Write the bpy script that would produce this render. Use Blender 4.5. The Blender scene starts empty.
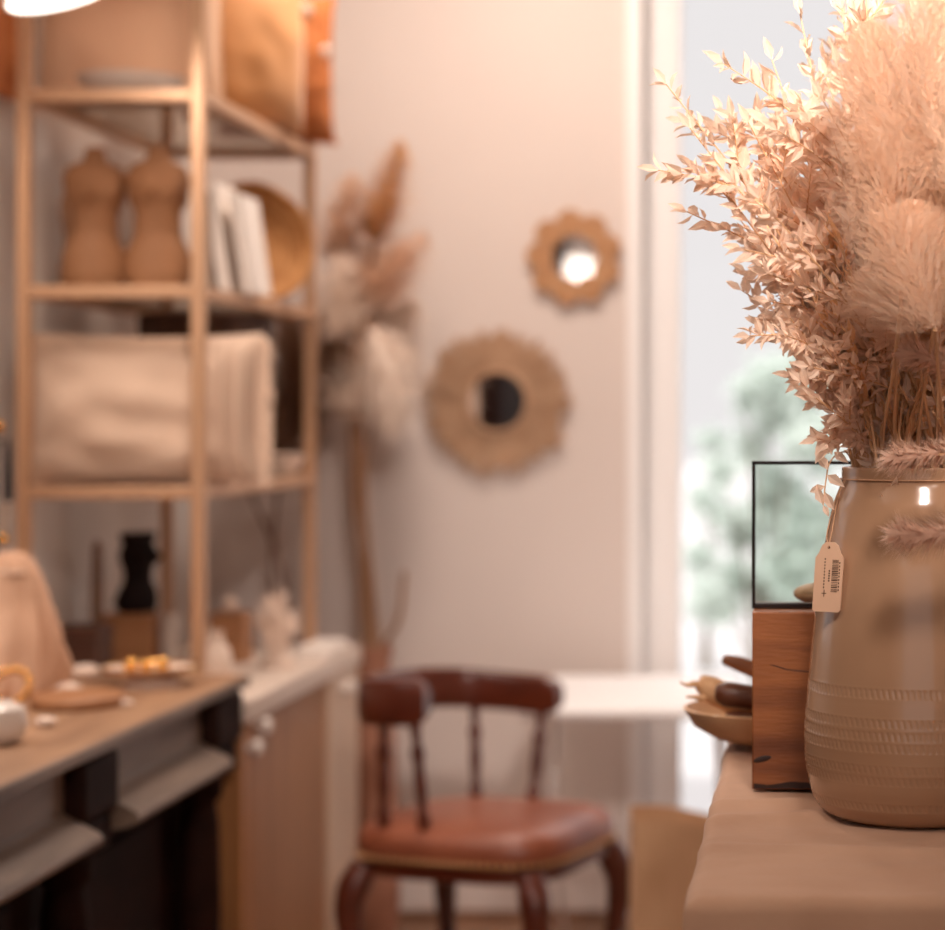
import bpy, math, random
from mathutils import Vector, Matrix, noise

SC = bpy.context.scene
COL = SC.collection
PI = math.pi
R = random.Random(7)
H = 1.18                      # lens height above the floor
F = 2200.0                    # focal length in photo pixels


def P(x, y, d):
    """point seen at photo pixel (x, y) at depth d"""
    return Vector(((x - 813) / F * d, d, H - (y - 420) / F * d))


def lin(c):
    def f(v):
        v /= 255.0
        return v / 12.92 if v <= 0.04045 else ((v + 0.055) / 1.055) ** 2.4
    return (f(c[0]), f(c[1]), f(c[2]), 1.0)


# ------------------------------------------------------------------ materials
def mat(name, rgb, rough=0.6, metal=0.0, var=0.0, scale=8.0, stretch=(1, 1, 1), rgb2=None,
        bump=0.0, bscale=60.0, coat=0.0, trans=0.0, sheen=0.0, spec=0.5, detail=4.0):
    m = bpy.data.materials.new(name)
    m.use_nodes = True
    nt = m.node_tree
    b = nt.nodes['Principled BSDF']
    b.inputs['Roughness'].default_value = rough
    b.inputs['Metallic'].default_value = metal
    b.inputs['Specular IOR Level'].default_value = spec
    b.inputs['Base Color'].default_value = lin(rgb)
    if coat:
        b.inputs['Coat Weight'].default_value = coat
        b.inputs['Coat Roughness'].default_value = 0.08
    if sheen:
        b.inputs['Sheen Weight'].default_value = sheen
    need = var > 0 or rgb2 is not None or bump > 0
    if need:
        tc = nt.nodes.new('ShaderNodeTexCoord')
        mp = nt.nodes.new('ShaderNodeMapping')
        mp.inputs['Scale'].default_value = stretch
        nt.links.new(tc.outputs['Object'], mp.inputs['Vector'])
    if var > 0 or rgb2 is not None:
        n = nt.nodes.new('ShaderNodeTexNoise')
        n.inputs['Scale'].default_value = scale
        n.inputs['Detail'].default_value = detail
        n.inputs['Distortion'].default_value = 0.4
        nt.links.new(mp.outputs['Vector'], n.inputs['Vector'])
        cr = nt.nodes.new('ShaderNodeValToRGB')
        cr.color_ramp.elements[0].position = 0.33
        cr.color_ramp.elements[1].position = 0.67
        c = lin(rgb)
        c2 = lin(rgb2) if rgb2 else tuple(min(1, v * (1 + var)) for v in c[:3]) + (1,)
        c1 = c if rgb2 else tuple(v * (1 - var) for v in c[:3]) + (1,)
        cr.color_ramp.elements[0].color = c1
        cr.color_ramp.elements[1].color = c2
        nt.links.new(n.outputs['Fac'], cr.inputs['Fac'])
        nt.links.new(cr.outputs['Color'], b.inputs['Base Color'])
    if bump > 0:
        n2 = nt.nodes.new('ShaderNodeTexNoise')
        n2.inputs['Scale'].default_value = bscale
        n2.inputs['Detail'].default_value = 3
        nt.links.new(mp.outputs['Vector'], n2.inputs['Vector'])
        bp = nt.nodes.new('ShaderNodeBump')
        bp.inputs['Strength'].default_value = bump
        bp.inputs['Distance'].default_value = 0.01
        nt.links.new(n2.outputs['Fac'], bp.inputs['Height'])
        nt.links.new(bp.outputs['Normal'], b.inputs['Normal'])
    if trans > 0:                      # thin leaves and petals let light through
        out = nt.nodes['Material Output']
        tr = nt.nodes.new('ShaderNodeBsdfTranslucent')
        tr.inputs['Color'].default_value = lin(rgb)
        mx = nt.nodes.new('ShaderNodeMixShader')
        mx.inputs['Fac'].default_value = trans
        nt.links.new(b.outputs[0], mx.inputs[1])
        nt.links.new(tr.outputs[0], mx.inputs[2])
        nt.links.new(mx.outputs[0], out.inputs['Surface'])
    return m


def glass_mat(name, tint, gloss=0.06, diff=0.0):
    m = bpy.data.materials.new(name)
    m.use_nodes = True
    nt = m.node_tree
    nt.nodes.remove(nt.nodes['Principled BSDF'])
    out = nt.nodes['Material Output']
    t = nt.nodes.new('ShaderNodeBsdfTransparent')
    t.inputs['Color'].default_value = tint + (1,)
    g = nt.nodes.new('ShaderNodeBsdfGlossy')
    g.inputs['Roughness'].default_value = 0.02
    mx = nt.nodes.new('ShaderNodeMixShader')
    mx.inputs['Fac'].default_value = gloss
    nt.links.new(t.outputs[0], mx.inputs[1])
    nt.links.new(g.outputs[0], mx.inputs[2])
    last = mx
    if diff:
        d = nt.nodes.new('ShaderNodeBsdfDiffuse')
        d.inputs['Color'].default_value = (0.55, 0.5, 0.45, 1)
        m2 = nt.nodes.new('ShaderNodeMixShader')
        m2.inputs['Fac'].default_value = diff
        nt.links.new(mx.outputs[0], m2.inputs[1])
        nt.links.new(d.outputs[0], m2.inputs[2])
        last = m2
    nt.links.new(last.outputs[0], out.inputs['Surface'])
    return m


def emis(name, rgb, strength):
    m = bpy.data.materials.new(name)
    m.use_nodes = True
    b = m.node_tree.nodes['Principled BSDF']
    b.inputs['Base Color'].default_value = (0.8, 0.8, 0.8, 1)
    b.inputs['Emission Color'].default_value = lin(rgb)
    b.inputs['Emission Strength'].default_value = strength
    return m


M = {}
M['wall'] = mat('warm plaster', (221, 208, 201), 0.9, bump=0.05, bscale=30, var=0.02, scale=2)
M['wall_l'] = mat('grey plaster', (228, 219, 212), 0.9, bump=0.05, bscale=30, var=0.02, scale=2)
M['ceil'] = mat('ceiling paint', (232, 222, 214), 0.9)
M['floor'] = mat('floor boards', (128, 92, 70), 0.45, rgb2=(150, 110, 84), scale=3, stretch=(8, 0.6, 1))
M['white'] = mat('white paint', (246, 243, 242), 0.45)
M['terrace'] = mat('pale paving', (166, 164, 164), 0.9, var=0.03, scale=2)
M['glass'] = glass_mat('window glass', (1.0, 1.0, 1.0), 0.008)
M['frameglass'] = glass_mat('frame glass', (0.93, 0.96, 0.95), 0.03)
M['shelfglass'] = glass_mat('smoked glass', (0.82, 0.77, 0.72), 0.12, 0.12)
M['brass'] = mat('brushed brass', (200, 158, 124), 0.4, 0.35)
M['gold'] = mat('gold', (226, 170, 96), 0.2, 1.0)
M['darkwood'] = mat('dark oak', (32, 15, 10), 0.7, rgb2=(44, 22, 15), scale=4, stretch=(6, 1, 6), bump=0.1, spec=0.1)
M['greywood'] = mat('worn grey oak', (104, 84, 70), 0.5, rgb2=(134, 112, 96), scale=5, stretch=(5, 0.7, 5), bump=0.1)
M['topwood'] = mat('worn oak top', (150, 112, 84), 0.42, rgb2=(178, 138, 106), scale=4, stretch=(6, 0.7, 6))
M['oak'] = mat('honey oak veneer', (150, 98, 56), 0.45, rgb2=(176, 120, 74), scale=3, stretch=(7, 7, 0.6))
M['cream'] = mat('cream paint', (214, 186, 162), 0.5)
M['creamtop'] = mat('off white paint', (222, 203, 188), 0.45)
M['porcelain'] = mat('white porcelain', (232, 220, 210), 0.2)
M['peach'] = mat('peach linen', (238, 196, 162), 0.9, bump=0.15, bscale=300, sheen=0.2)
M['mustard'] = mat('mustard velvet', (204, 142, 84), 0.8, var=0.1, scale=6, sheen=0.4)
M['rust'] = mat('rust cotton', (170, 96, 46), 0.9, rgb2=(188, 114, 62), scale=18, bump=0.5, bscale=60)
M['pom'] = mat('white wool', (236, 220, 206), 0.95)
M['linen'] = mat('cream linen', (222, 193, 170), 0.9, bump=0.2, bscale=250, sheen=0.2)
M['linen2'] = mat('pale fringe cotton', (234, 208, 186), 0.9, bump=0.2, bscale=120)
M['terra'] = mat('brown clay', (160, 112, 76), 0.7, var=0.08, scale=8)
M['paleclay'] = mat('pale clay', (196, 154, 122), 0.75, var=0.05, scale=8)
M['black'] = mat('black clay', (26, 14, 12), 0.75, spec=0.15)
M['paper'] = mat('book covers', (238, 226, 216), 0.6)
M['greybook'] = mat('grey cover', (176, 156, 140), 0.6)
M['pages'] = mat('page edges', (228, 214, 196), 0.8)
M['seagrass'] = mat('woven seagrass', (190, 136, 82), 0.8, rgb2=(168, 112, 60), scale=30, bump=0.5, bscale=90)
M['wicker'] = mat('dark wicker', (62, 38, 27), 0.8, rgb2=(84, 54, 38), scale=30, bump=0.6, bscale=80)
M['boxwood'] = mat('orange wood', (156, 104, 66), 0.5, rgb2=(172, 120, 80), scale=5, stretch=(1, 6, 6))
M['brownbox'] = mat('brown box', (84, 48, 32), 0.6)
M['taper'] = mat('brown wax', (146, 108, 84), 0.5)
M['shell'] = mat('pale shell', (232, 208, 190), 0.45)
M['pouch'] = mat('blush linen', (214, 170, 140), 0.9, bump=0.25, bscale=120)
M['bowldark'] = mat('olive brown wood', (120, 88, 56), 0.5, rgb2=(98, 66, 42), scale=6)
M['chairwood'] = mat('red mahogany', (76, 30, 17), 0.32, rgb2=(98, 42, 24), scale=5, stretch=(1, 1, 4), coat=0.25)
M['leather'] = mat('tan red leather', (150, 86, 60), 0.36, rgb2=(124, 64, 44), scale=6, bump=0.12, bscale=90)
M['nail'] = mat('brass nail heads', (214, 168, 120), 0.35, 0.8)
M['kraft'] = mat('kraft paper', (228, 186, 146), 0.8, rgb2=(218, 174, 134), scale=7, bump=0.15, bscale=12)
M['cloth'] = mat('beige cotton cloth', (206, 166, 138), 0.85, rgb2=(196, 155, 127), scale=9, bump=0.25, bscale=22, sheen=0.1)
M['tablewood'] = mat('painted table', (190, 150, 120), 0.6)
M['vase'] = mat('beige stoneware glaze', (174, 137, 108), 0.16, rgb2=(166, 128, 99), scale=6, coat=0.25)
M['vasein'] = mat('raw stoneware', (150, 105, 75), 0.7)
M['tag'] = mat('tag card', (224, 184, 154), 0.7)
M['ink'] = mat('print ink', (92, 62, 46), 0.8)
M['string'] = mat('tag string', (196, 152, 118), 0.9)
M['block'] = mat('walnut block', (108, 58, 30), 0.42, rgb2=(162, 98, 54), scale=3.5, stretch=(1.2, 2, 9), bump=0.08, bscale=40, detail=6)
M['blockdark'] = mat('knot wood', (44, 20, 12), 0.6)
M['blacksteel'] = mat('black steel', (44, 32, 28), 0.45, 0.6)
M['bowl'] = mat('light turned wood', (228, 184, 142), 0.5, rgb2=(214, 168, 126), scale=5, stretch=(1, 1, 5))
M['drift'] = mat('driftwood', (222, 176, 132), 0.7, rgb2=(204, 156, 112), scale=12)
M['pod'] = mat('dark brown wood', (110, 62, 38), 0.4, rgb2=(80, 42, 26), scale=14)
M['pod2'] = mat('mid brown wood', (158, 104, 70), 0.45, rgb2=(136, 84, 54), scale=14)
M['ruscus'] = mat('bleached ruscus leaf', (250, 226, 206), 0.6, var=0.05, scale=20, trans=0.5)
M['husk'] = mat('golden husk', (240, 198, 150), 0.65, var=0.06, scale=20, trans=0.4)
M['rstem'] = mat('dry stem', (220, 176, 134), 0.7)
M['plume'] = mat('peach plume', (250, 228, 208), 0.9, trans=0.5)
M['tail'] = mat('blush tail grass', (240, 210, 190), 0.8, trans=0.3)
M['pam_gold'] = mat('golden pampas', (222, 176, 128), 0.95, trans=0.25)
M['pam_tan'] = mat('tan pampas', (232, 200, 174), 0.95, trans=0.25)
M['pam_pale'] = mat('pale pampas', (246, 230, 216), 0.95, trans=0.25)
M['pam_dark'] = mat('brown pampas', (150, 110, 84), 0.95, trans=0.2)
M['reed'] = mat('reed stem', (164, 124, 94), 0.8)
M['twig'] = mat('brown twig', (120, 80, 56), 0.8)
M['floorvase'] = mat('blush clay', (168, 116, 92), 0.7, var=0.06, scale=6)
M['raffia'] = mat('raffia', (196, 160, 130), 0.9, rgb2=(178, 140, 110), scale=40, bump=0.4, bscale=60)
M['rattan'] = mat('rattan', (198, 152, 112), 0.7, rgb2=(182, 134, 94), scale=30)
M['mirror'] = mat('mirror silver', (252, 250, 250), 0.03, 1.0)
M['leafout'] = mat('garden leaves', (204, 214, 206), 0.7, rgb2=(222, 228, 222), scale=3, trans=0.5)
M['bark'] = mat('bark', (130, 118, 106), 0.9)
M['lampglow'] = emis('lamp diffuser', (255, 244, 232), 4.0)
M['lampshell'] = mat('lamp shell', (236, 226, 216), 0.4)
M['iron'] = mat('white powder coat', (226, 218, 214), 0.4)
M['navy'] = mat('dark tassel', (44, 38, 40), 0.9)


# ------------------------------------------------------------------ mesh builder
class MB:
    def __init__(self):
        self.v = []
        self.f = []

    def add(self, vs, fs):
        o = len(self.v)
        self.v += [Vector(p) for p in vs]
        self.f += [tuple(i + o for i in f) for f in fs]
        return self

    def box(self, c, s, rot=None):
        hx, hy, hz = s[0] / 2, s[1] / 2, s[2] / 2
        vs = [Vector((x, y, z)) for z in (-hz, hz) for y in (-hy, hy) for x in (-hx, hx)]
        if rot is not None:
            vs = [rot @ p for p in vs]
        c = Vector(c)
        return self.add([p + c for p in vs],
                        [(0, 2, 3, 1), (4, 5, 7, 6), (0, 1, 5, 4), (2, 6, 7, 3), (0, 4, 6, 2), (1, 3, 7, 5)])

    def span(self, a, b):
        a, b = Vector(a), Vector(b)
        return self.box((a + b) / 2, (abs(b.x - a.x), abs(b.y - a.y), abs(b.z - a.z)))

    def tube(self, pts, rad, seg=8, cap=True):
        pts = [Vector(p) for p in pts]
        n = len(pts)
        if not isinstance(rad, (list, tuple)):
            rad = [rad] * n
        t0 = (pts[1] - pts[0]).normalized()
        up = Vector((0, 0, 1)) if abs(t0.z) < 0.9 else Vector((1, 0, 0))
        u = t0.cross(up).normalized()
        vs, fs = [], []
        for i, p in enumerate(pts):
            t = (pts[min(i + 1, n - 1)] - pts[max(i - 1, 0)]).normalized()
            u = (u - t * u.dot(t)).normalized()
            w = t.cross(u)
            for k in range(seg):
                a = 2 * PI * k / seg
                vs.append(p + (u * math.cos(a) + w * math.sin(a)) * rad[i])
        for i in range(n - 1):
            for k in range(seg):
                k2 = (k + 1) % seg
                fs.append((i * seg + k, i * seg + k2, (i + 1) * seg + k2, (i + 1) * seg + k))
        if cap:
            fs.append(tuple(range(seg))[::-1])
            fs.append(tuple((n - 1) * seg + k for k in range(seg)))
        return self.add(vs, fs)

    def lathe(self, prof, seg=32, c=(0, 0, 0), mtx=None, squash=(1, 1), cap0=True, cap1=True, fn=None):
        vs, fs = [], []
        n = len(prof)
        for i, (r, z) in enumerate(prof):
            for k in range(seg):
                a = 2 * PI * k / seg
                rr = r + (fn(a, z) if fn else 0)
                p = Vector((rr * math.cos(a) * squash[0], rr * math.sin(a) * squash[1], z))
                if mtx is not None:
                    p = mtx @ p
                vs.append(p + Vector(c))
        for i in range(n - 1):
            for k in range(seg):
                k2 = (k + 1) % seg
                fs.append((i * seg + k, i * seg + k2, (i + 1) * seg + k2, (i + 1) * seg + k))
        if cap0:
            fs.append(tuple(range(seg))[::-1])
        if cap1:
            fs.append(tuple((n - 1) * seg + k for k in range(seg)))
        return self.add(vs, fs)

    def ball(self, c, r, seg=16, sc=(1, 1, 1), mtx=None):
        n = max(6, seg // 2)
        prof = [(r * max(1e-4, math.sin(PI * i / n)), -r * math.cos(PI * i / n)) for i in range(n + 1)]
        m = Matrix.Diagonal(Vector(sc))
        if mtx is not None:
            m = mtx @ m
        return self.lathe(prof, seg, c, m)

    def leaf(self, p, d, nrm, L, W, fold=0.25):
        d = d.normalized()
        s = d.cross(nrm)
        if s.length < 1e-4:
            s = d.cross(Vector((0.3, 0.9, 0.2)))
        s.normalize()
        n = s.cross(d)
        m1, m2 = p + d * L * 0.35, p + d * L * 0.7
        up = n * W * fold
        vs = [p, m1 + s * W * 0.5 + up, m2 + s * W * 0.34 + up, p + d * L - n * L * 0.06,
              m2 - s * W * 0.34 + up, m1 - s * W * 0.5 + up, m1, m2]
        return self.add(vs, [(0, 1, 6), (1, 2, 7, 6), (2, 3, 7), (0, 6, 5), (6, 7, 4, 5), (7, 3, 4)])

    def hair(self, p, d, side, L, w, bend):
        a = p + d * L * 0.5 + bend * 0.3
        b = p + d * L + bend
        return self.add([p - side * w, p + side * w, a + side * w * 0.8, a - side * w * 0.8, b],
                        [(0, 1, 2, 3), (3, 2, 4)])

    def build(self, name, m, parent=None, smooth=True, bevel=0.0, local=False, bseg=2, angle=40):
        me = bpy.data.meshes.new(name)
        vs = self.v
        if parent is not None and not local:
            inv = parent.matrix_basis.inverted()
            pp = parent.parent
            if pp is not None:
                inv = inv @ pp.matrix_basis.inverted()
            vs = [inv @ p for p in vs]
        me.from_pydata([tuple(p) for p in vs], [], self.f)
        me.update()
        me.materials.append(m)
        o = bpy.data.objects.new(name, me)
        COL.objects.link(o)
        if parent is not None:
            o.parent = parent
        if bevel > 0:
            md = o.modifiers.new('bevel', 'BEVEL')
            md.width = bevel
            md.segments = bseg
            md.limit_method = 'ANGLE'
            md.angle_limit = math.radians(35)
        if smooth:
            for p in me.polygons:
                p.use_smooth = True
            try:
                me.set_sharp_from_angle(angle=math.radians(angle))
            except Exception:
                pass
        return o


def root(name, label, cat, loc, rz=0.0, group=None):
    o = bpy.data.objects.new(name, None)
    o.empty_display_size = 0.05
    COL.objects.link(o)
    o.location = loc
    o.rotation_euler = (0, 0, rz)
    o.matrix_basis = Matrix.Translation(Vector(loc)) @ Matrix.Rotation(rz, 4, 'Z')
    o['label'] = label
    o['category'] = cat
    if group:
        o['group'] = group
    return o


def tag(o, label, cat, group=None, kind=None):
    o['label'] = label
    o['category'] = cat
    if group:
        o['group'] = group
    if kind:
        o['kind'] = kind
    return o


def centre(o):
    """move a one-mesh thing's origin to the middle of its foot"""
    me = o.data
    xs = [v.co.x for v in me.vertices]; ys = [v.co.y for v in me.vertices]; zs = [v.co.z for v in me.vertices]
    c = Vector(((min(xs) + max(xs)) / 2, (min(ys) + max(ys)) / 2, min(zs)))
    for v in me.vertices:
        v.co -= c
    o.location = o.location + c
    return o


def thing(mb, name, m, label, cat, group=None, **kw):
    return tag(centre(mb.build(name, m, **kw)), label, cat, group)


def struct(name, mb, m, label=None, cat=None, parent=None, **kw):
    o = mb.build(name, m, parent, **kw)
    if parent is None:
        o['kind'] = 'structure'
        if label:
            o['label'] = label
            o['category'] = cat
    return o


def copy_tree(o, parent=None):
    c = o.copy()
    COL.objects.link(c)
    c.parent = parent
    for ch in [x for x in bpy.data.objects if x.parent == o]:
        copy_tree(ch, c)
    return c


def ease(a, b, t):
    return a + (b - a) * t


def interp(keys, t):
    for (t0, v0), (t1, v1) in zip(keys, keys[1:]):
        if t <= t1:
            u = (t - t0) / (t1 - t0)
            u = u * u * (3 - 2 * u)
            return v0 + (v1 - v0) * u
    return keys[-1][1]


def spline(pts, n):
    """Catmull-Rom through pts"""
    pts = [Vector(p) for p in pts]
    q = [pts[0] * 2 - pts[1]] + pts + [pts[-1] * 2 - pts[-2]]
    out = []
    segs = len(pts) - 1
    for i in range(n + 1):
        t = i / n * segs
        k = min(int(t), segs - 1)
        u = t - k
        a, b, c, d = q[k], q[k + 1], q[k + 2], q[k + 3]
        out.append(0.5 * ((2 * b) + (c - a) * u + (2 * a - 5 * b + 4 * c - d) * u * u + (3 * b - a - 3 * c + d) * u ** 3))
    return out


# ------------------------------------------------------------------ room shell
XL, XR, YF, YB, ZC = -1.46, 2.3, -2.0, 5.213, 2.75
DX0, DX1, DZ1 = -0.434, 1.16, 2.45       # glazed door opening in the back wall
T = 0.18
struct('floor', MB().span((XL - T, YF - T, -0.1), (XR + T, YB, 0)), M['floor'], 'brown boarded shop floor', 'floor')
struct('ceiling', MB().span((XL - T, YF - T, ZC), (XR + T, YB + T, ZC + 0.1)), M['ceil'], 'pale painted ceiling above the shop', 'ceiling')
WY0, WY1, WZ0, WZ1 = 2.52, 3.24, 0.92, 1.95
wl = MB()
wl.span((XL - T, YF - T, 0), (XL, WY0, ZC))
wl.span((XL - T, WY1, 0), (XL, YB + T, ZC))
wl.span((XL - T, WY0, 0), (XL, WY1, WZ0))
wl.span((XL - T, WY0, WZ1), (XL, WY1, ZC))
w2 = root('window_2', 'small window in the left wall above the sideboard', 'window', (XL - .1, (WY0 + WY1) / 2, WZ0))
w2['kind'] = 'structure'
fr = MB()
for a, b in (((WY0, WZ0), (WY1, WZ0 + .05)), ((WY0, WZ1 - .05), (WY1, WZ1)), ((WY0, WZ0 + .05), (WY0 + .05, WZ1 - .05)), ((WY1 - .05, WZ0 + .05), (WY1, WZ1 - .05))):
    fr.span((XL - .13, a[0], a[1]), (XL - .08, b[0], b[1]))
fr.build('window_frame', M['white'], w2)
MB().span((XL - .107, WY0 + .05, WZ0 + .05), (XL - .103, WY1 - .05, WZ1 - .05)).build('pane', M['glass'], w2)
struct('wall_left', wl, M['wall_l'], 'greyish plaster wall behind the brass shelf rack', 'wall')
struct('wall_right', MB().span((XR, YF - T, 0), (XR + T, YB + T, ZC)), M['wall'], 'warm plaster wall on the right', 'wall')
wb = MB()
wb.span((XL, YB, 0), (DX0, YB + T, ZC))
wb.span((DX1, YB, 0), (XR, YB + T, ZC))
wb.span((DX0, YB, DZ1), (DX1, YB + T, ZC))
struct('wall_back', wb, M['wall'], 'warm beige plaster wall with two round mirrors', 'wall')
wf = MB()
SX0, SX1, SZ0, SZ1 = -1.42, 0.9, 0.75, 2.12   # shop window in the street wall
wf.span((XL, YF - T, 0), (SX0, YF, ZC))
wf.span((SX1, YF - T, 0), (XR, YF, ZC))
wf.span((SX0, YF - T, 0), (SX1, YF, SZ0))
wf.span((SX0, YF - T, SZ1), (SX1, YF, ZC))
struct('wall_front', wf, M['wall'], 'plaster street wall with the wide shop window', 'wall')
w1 = root('window_1', 'wide shop window in the street wall', 'window', (SX0, YF - 0.1, SZ0))
w1['kind'] = 'structure'
fr = MB()
for a, b in (((SX0, SZ0), (SX1, SZ0 + .05)), ((SX0, SZ1 - .05), (SX1, SZ1)), ((SX0, SZ0 + .05), (SX0 + .05, SZ1 - .05)), ((SX1 - .05, SZ0 + .05), (SX1, SZ1 - .05))):
    fr.span((a[0], YF - .13, a[1]), (b[0], YF - .08, b[1]))
fr.build('window_frame', M['white'], w1)
MB().span((SX0 + .05, YF - .107, SZ0 + .05), (SX1 - .05, YF - .103, SZ1 - .05)).build('pane', M['glass'], w1)

# casing round the door opening
tr = MB()
tr.span((DX0 - 0.005, YB - 0.018, 0), (DX0 + 0.03, YB + T, DZ1))
tr.span((DX1 - 0.03, YB - 0.018, 0), (DX1 + 0.005, YB + T, DZ1))
tr.span((DX0 + 0.03, YB - 0.018, DZ1 - 0.035), (DX1 - 0.03, YB + T, DZ1))
struct('trim_1', tr, M['white'], 'white casing round the glazed door', 'trim', bevel=0.004)


def door(name, x0, x1, label):
    d = root(name, label, 'door', (x0, YB + 0.06, 0))
    d['kind'] = 'structure'
    m = MB()
    z0, z1 = 0.01, DZ1 - 0.04
    y0, y1 = YB + 0.05, YB + 0.095
    sw = 0.085
    m.span((x0, y0, z0), (x0 + sw, y1, z1))
    m.span((x1 - sw, y0, z0), (x1, y1, z1))
    m.span((x0 + sw, y0, z0), (x1 - sw, y1, z0 + 0.16))
    m.span((x0 + sw, y0, z1 - 0.11), (x1 - sw, y1, z1))
    m.build('door_frame', M['white'], d, bevel=0.004)
    MB().span((x0 + sw, y0 + .018, z0 + .16), (x1 - sw, y0 + .026, z1 - .11)).build('pane', M['glass'], d)
    return d


door('door_1', DX0 + 0.032, 0.362, 'white framed glazed door beside the mirrors')
door('door_2', 0.366, DX1 - 0.032, 'second white glazed door leaf behind the bouquet')
struct('baseboard_back', MB().span((XL, YB - 0.015, 0), (DX0 - 0.006, YB, 0.018)), M['floor'], 'low brown skirting at the back wall', 'baseboard')
struct('terrace', MB().span((-9, YB + T, -0.12), (9, 60, -0.02)), M['terrace'], 'pale sunlit paving outside the glazed door', 'ground')


# ------------------------------------------------------------------ garden outside
def shrub(label, blobs, d, seed, n=150):
    rr = random.Random(seed)
    pts = [P(x, y, d + rr.uniform(-.3, .3)) for x, y, r in blobs]
    cx = sum(p.x for p in pts) / len(pts)
    rt = root('garden_shrub', label, 'shrub', (cx, d, -0.02), group='shrubs outside the glazed door')
    fo, st = MB(), MB()
    for p, (x, y, r) in zip(pts, blobs):
        rad = r * d / F
        for k in range(int(n * (r / 30.0) ** 2)):
            v = Vector((rr.gauss(0, 1), rr.gauss(0, 1), rr.gauss(0, 1))).normalized() * rad * rr.random() ** 0.4
            dr = Vector((rr.gauss(0, 1), rr.gauss(0, 1), rr.gauss(-.2, 1)))
            fo.leaf(p + v, dr, Vector((rr.gauss(0, 1), rr.gauss(0, 1), rr.gauss(0, 1))), 0.085, 0.05)
        st.tube(spline([(cx + rr.uniform(-.05, .05), d, -0.02), (ease(cx, p.x, .5), d, p.z * .55), p], 8), [0.012 - 0.0011 * i for i in range(9)], 6)
    st.build('stem', M['bark'], rt)
    fo.build('foliage', M['leafout'], rt, smooth=False)


shrub('pale green shrub outside the glazed door, half behind the bouquet',
      [(768, 384, 26), (798, 378, 24), (746, 396, 16), (790, 412, 26), (752, 446, 18), (815, 440, 30), (724, 470, 14), (778, 500, 32),
       (812, 520, 30), (796, 568, 34), (762, 590, 28), (738, 528, 20), (728, 580, 20), (716, 604, 18), (784, 604, 24)], 9.2, 3)
shrub('pale green shrub outside, deep behind the vase and bouquet',
      [(880, 400, 40), (930, 380, 40), (900, 470, 45), (960, 450, 45), (870, 540, 45), (940, 560, 50), (990, 520, 40), (900, 600, 30)], 10.0, 5)
shrub('thin pale shrub outside at the door edge, left of the others',
      [(712, 440, 13), (706, 500, 12), (700, 558, 13), (722, 512, 12), (704, 600, 16)], 10.6, 9, 260)


# ------------------------------------------------------------------ sideboard (dark antique) along the left wall
SBX, SBZ, SB0, SB1 = -0.975, 0.743, 2.20, 3.79
sb = root('sideboard', 'dark antique sideboard with grey moulded ledges and worn brown top', 'sideboard', (-1.21, 3.0, 0))
MB().span((XL + .005, SB0, SBZ - 0.022), (SBX, SB1, SBZ)).build('top', M['topwood'], sb, bevel=0.005)
e = MB()
e.span((SBX - .0, SB0 + .004, SBZ - .019), (SBX + .006, SB1, SBZ - .003))
e.build('edge_strip', M['greywood'], sb, bevel=0.002)
cs = MB()
cs.span((XL + .008, SB0 + .02, .10), (SBX - .10, SB1 - .02, SBZ - .022))
cs.build('carcass', M['darkwood'], sb)
BL = [(2.21, 2.37), (2.955, 3.112), (3.615, 3.785)]
for (a, b) in BL:
    m = MB()
    m.span((SBX - .10, a, SBZ - .112), (SBX - .004, b, SBZ - .0225))
    m.span((SBX - .10, a + .01, SBZ - .165), (SBX - .012, b - .005, SBZ - .1125))
    m.build('corner_block', M['darkwood'], sb, bevel=0.012)
    lg = MB()
    c = (a + b) / 2
    lg.span((SBX - .095, c - .055, 0), (SBX - .02, c + .055, .06))
    prof = [(.03, .06), (.034, .09), (.026, .11), (.031, .20), (.036, .36), (.033, .50), (.027, .535), (.038, .55), (.038, SBZ - .1655)]
    lg.lathe(prof, 16, (SBX - .057, c, 0))
    lg.build('leg', M['darkwood'], sb)
for i in range(2):
    a, b = BL[i][1], BL[i + 1][0]
    MB().span((SBX - .10, a, SBZ - .088), (SBX - .032, b, SBZ - .0225)).build('frieze', M['greywood'], sb)
    sec = [(-.10, -.088), (-.034, -.088), (-.028, -.094), (.018, -.118), (.023, -.125), (.021, -.133), (.004, -.140), (-.05, -.148), (-.10, -.148)]
    m = MB()
    n = len(sec)
    vs = [(SBX + x, y, SBZ + z) for y in (a, b) for x, z in sec]
    m.add(vs, [tuple(range(n)), tuple(range(2 * n - 1, n - 1, -1))] + [(k, k + n, (k + 1) % n + n, (k + 1) % n) for k in range(n)])
    m.build('ledge', M['greywood'], sb, smooth=False)
    m = MB()
    m.span((SBX - .0995, a + .04, .16), (SBX - .085, b - .04, .54))
    m.build('door_panel', M['darkwood'], sb, bevel=0.006)

# ------------------------------------------------------------------ cabinet behind it
CX, CZ, C0, C1 = -0.985, 0.696, 3.797, 4.73
cb = root('cabinet', 'low oak cabinet with off-white top and white knobs', 'cabinet', (-1.22, 4.26, 0))
MB().span((XL + .005, C0, CZ - .04), (CX + .012, C1 + .01, CZ)).build('top', M['creamtop'], cb, bevel=0.004)
MB().span((XL + .005, C0 + .01, 0.0), (CX - .02, C1, CZ - .04)).build('carcass', M['oak'], cb)
for (a, b, zz, nm, kn) in ((C0 + .003, 3.846, .03, 'door', [(3.822, .612)]), (3.850, 4.455, .03, 'door', [(3.885, .64)])):
    dr = MB().span((CX - .02, a, zz), (CX, b, CZ - .044)).build(nm, M['oak'], cb, bevel=0.004)
    for (ky, kz) in kn:
        k = MB()
        k.lathe([(.006, 0), (.006, .010), (.014, .015), (.016, .021), (.012, .028), (.002, .030)], 16, (CX, ky, kz), Matrix.Rotation(PI / 2, 3, 'Y'))
        k.build('knob', M['porcelain'], dr)
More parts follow.
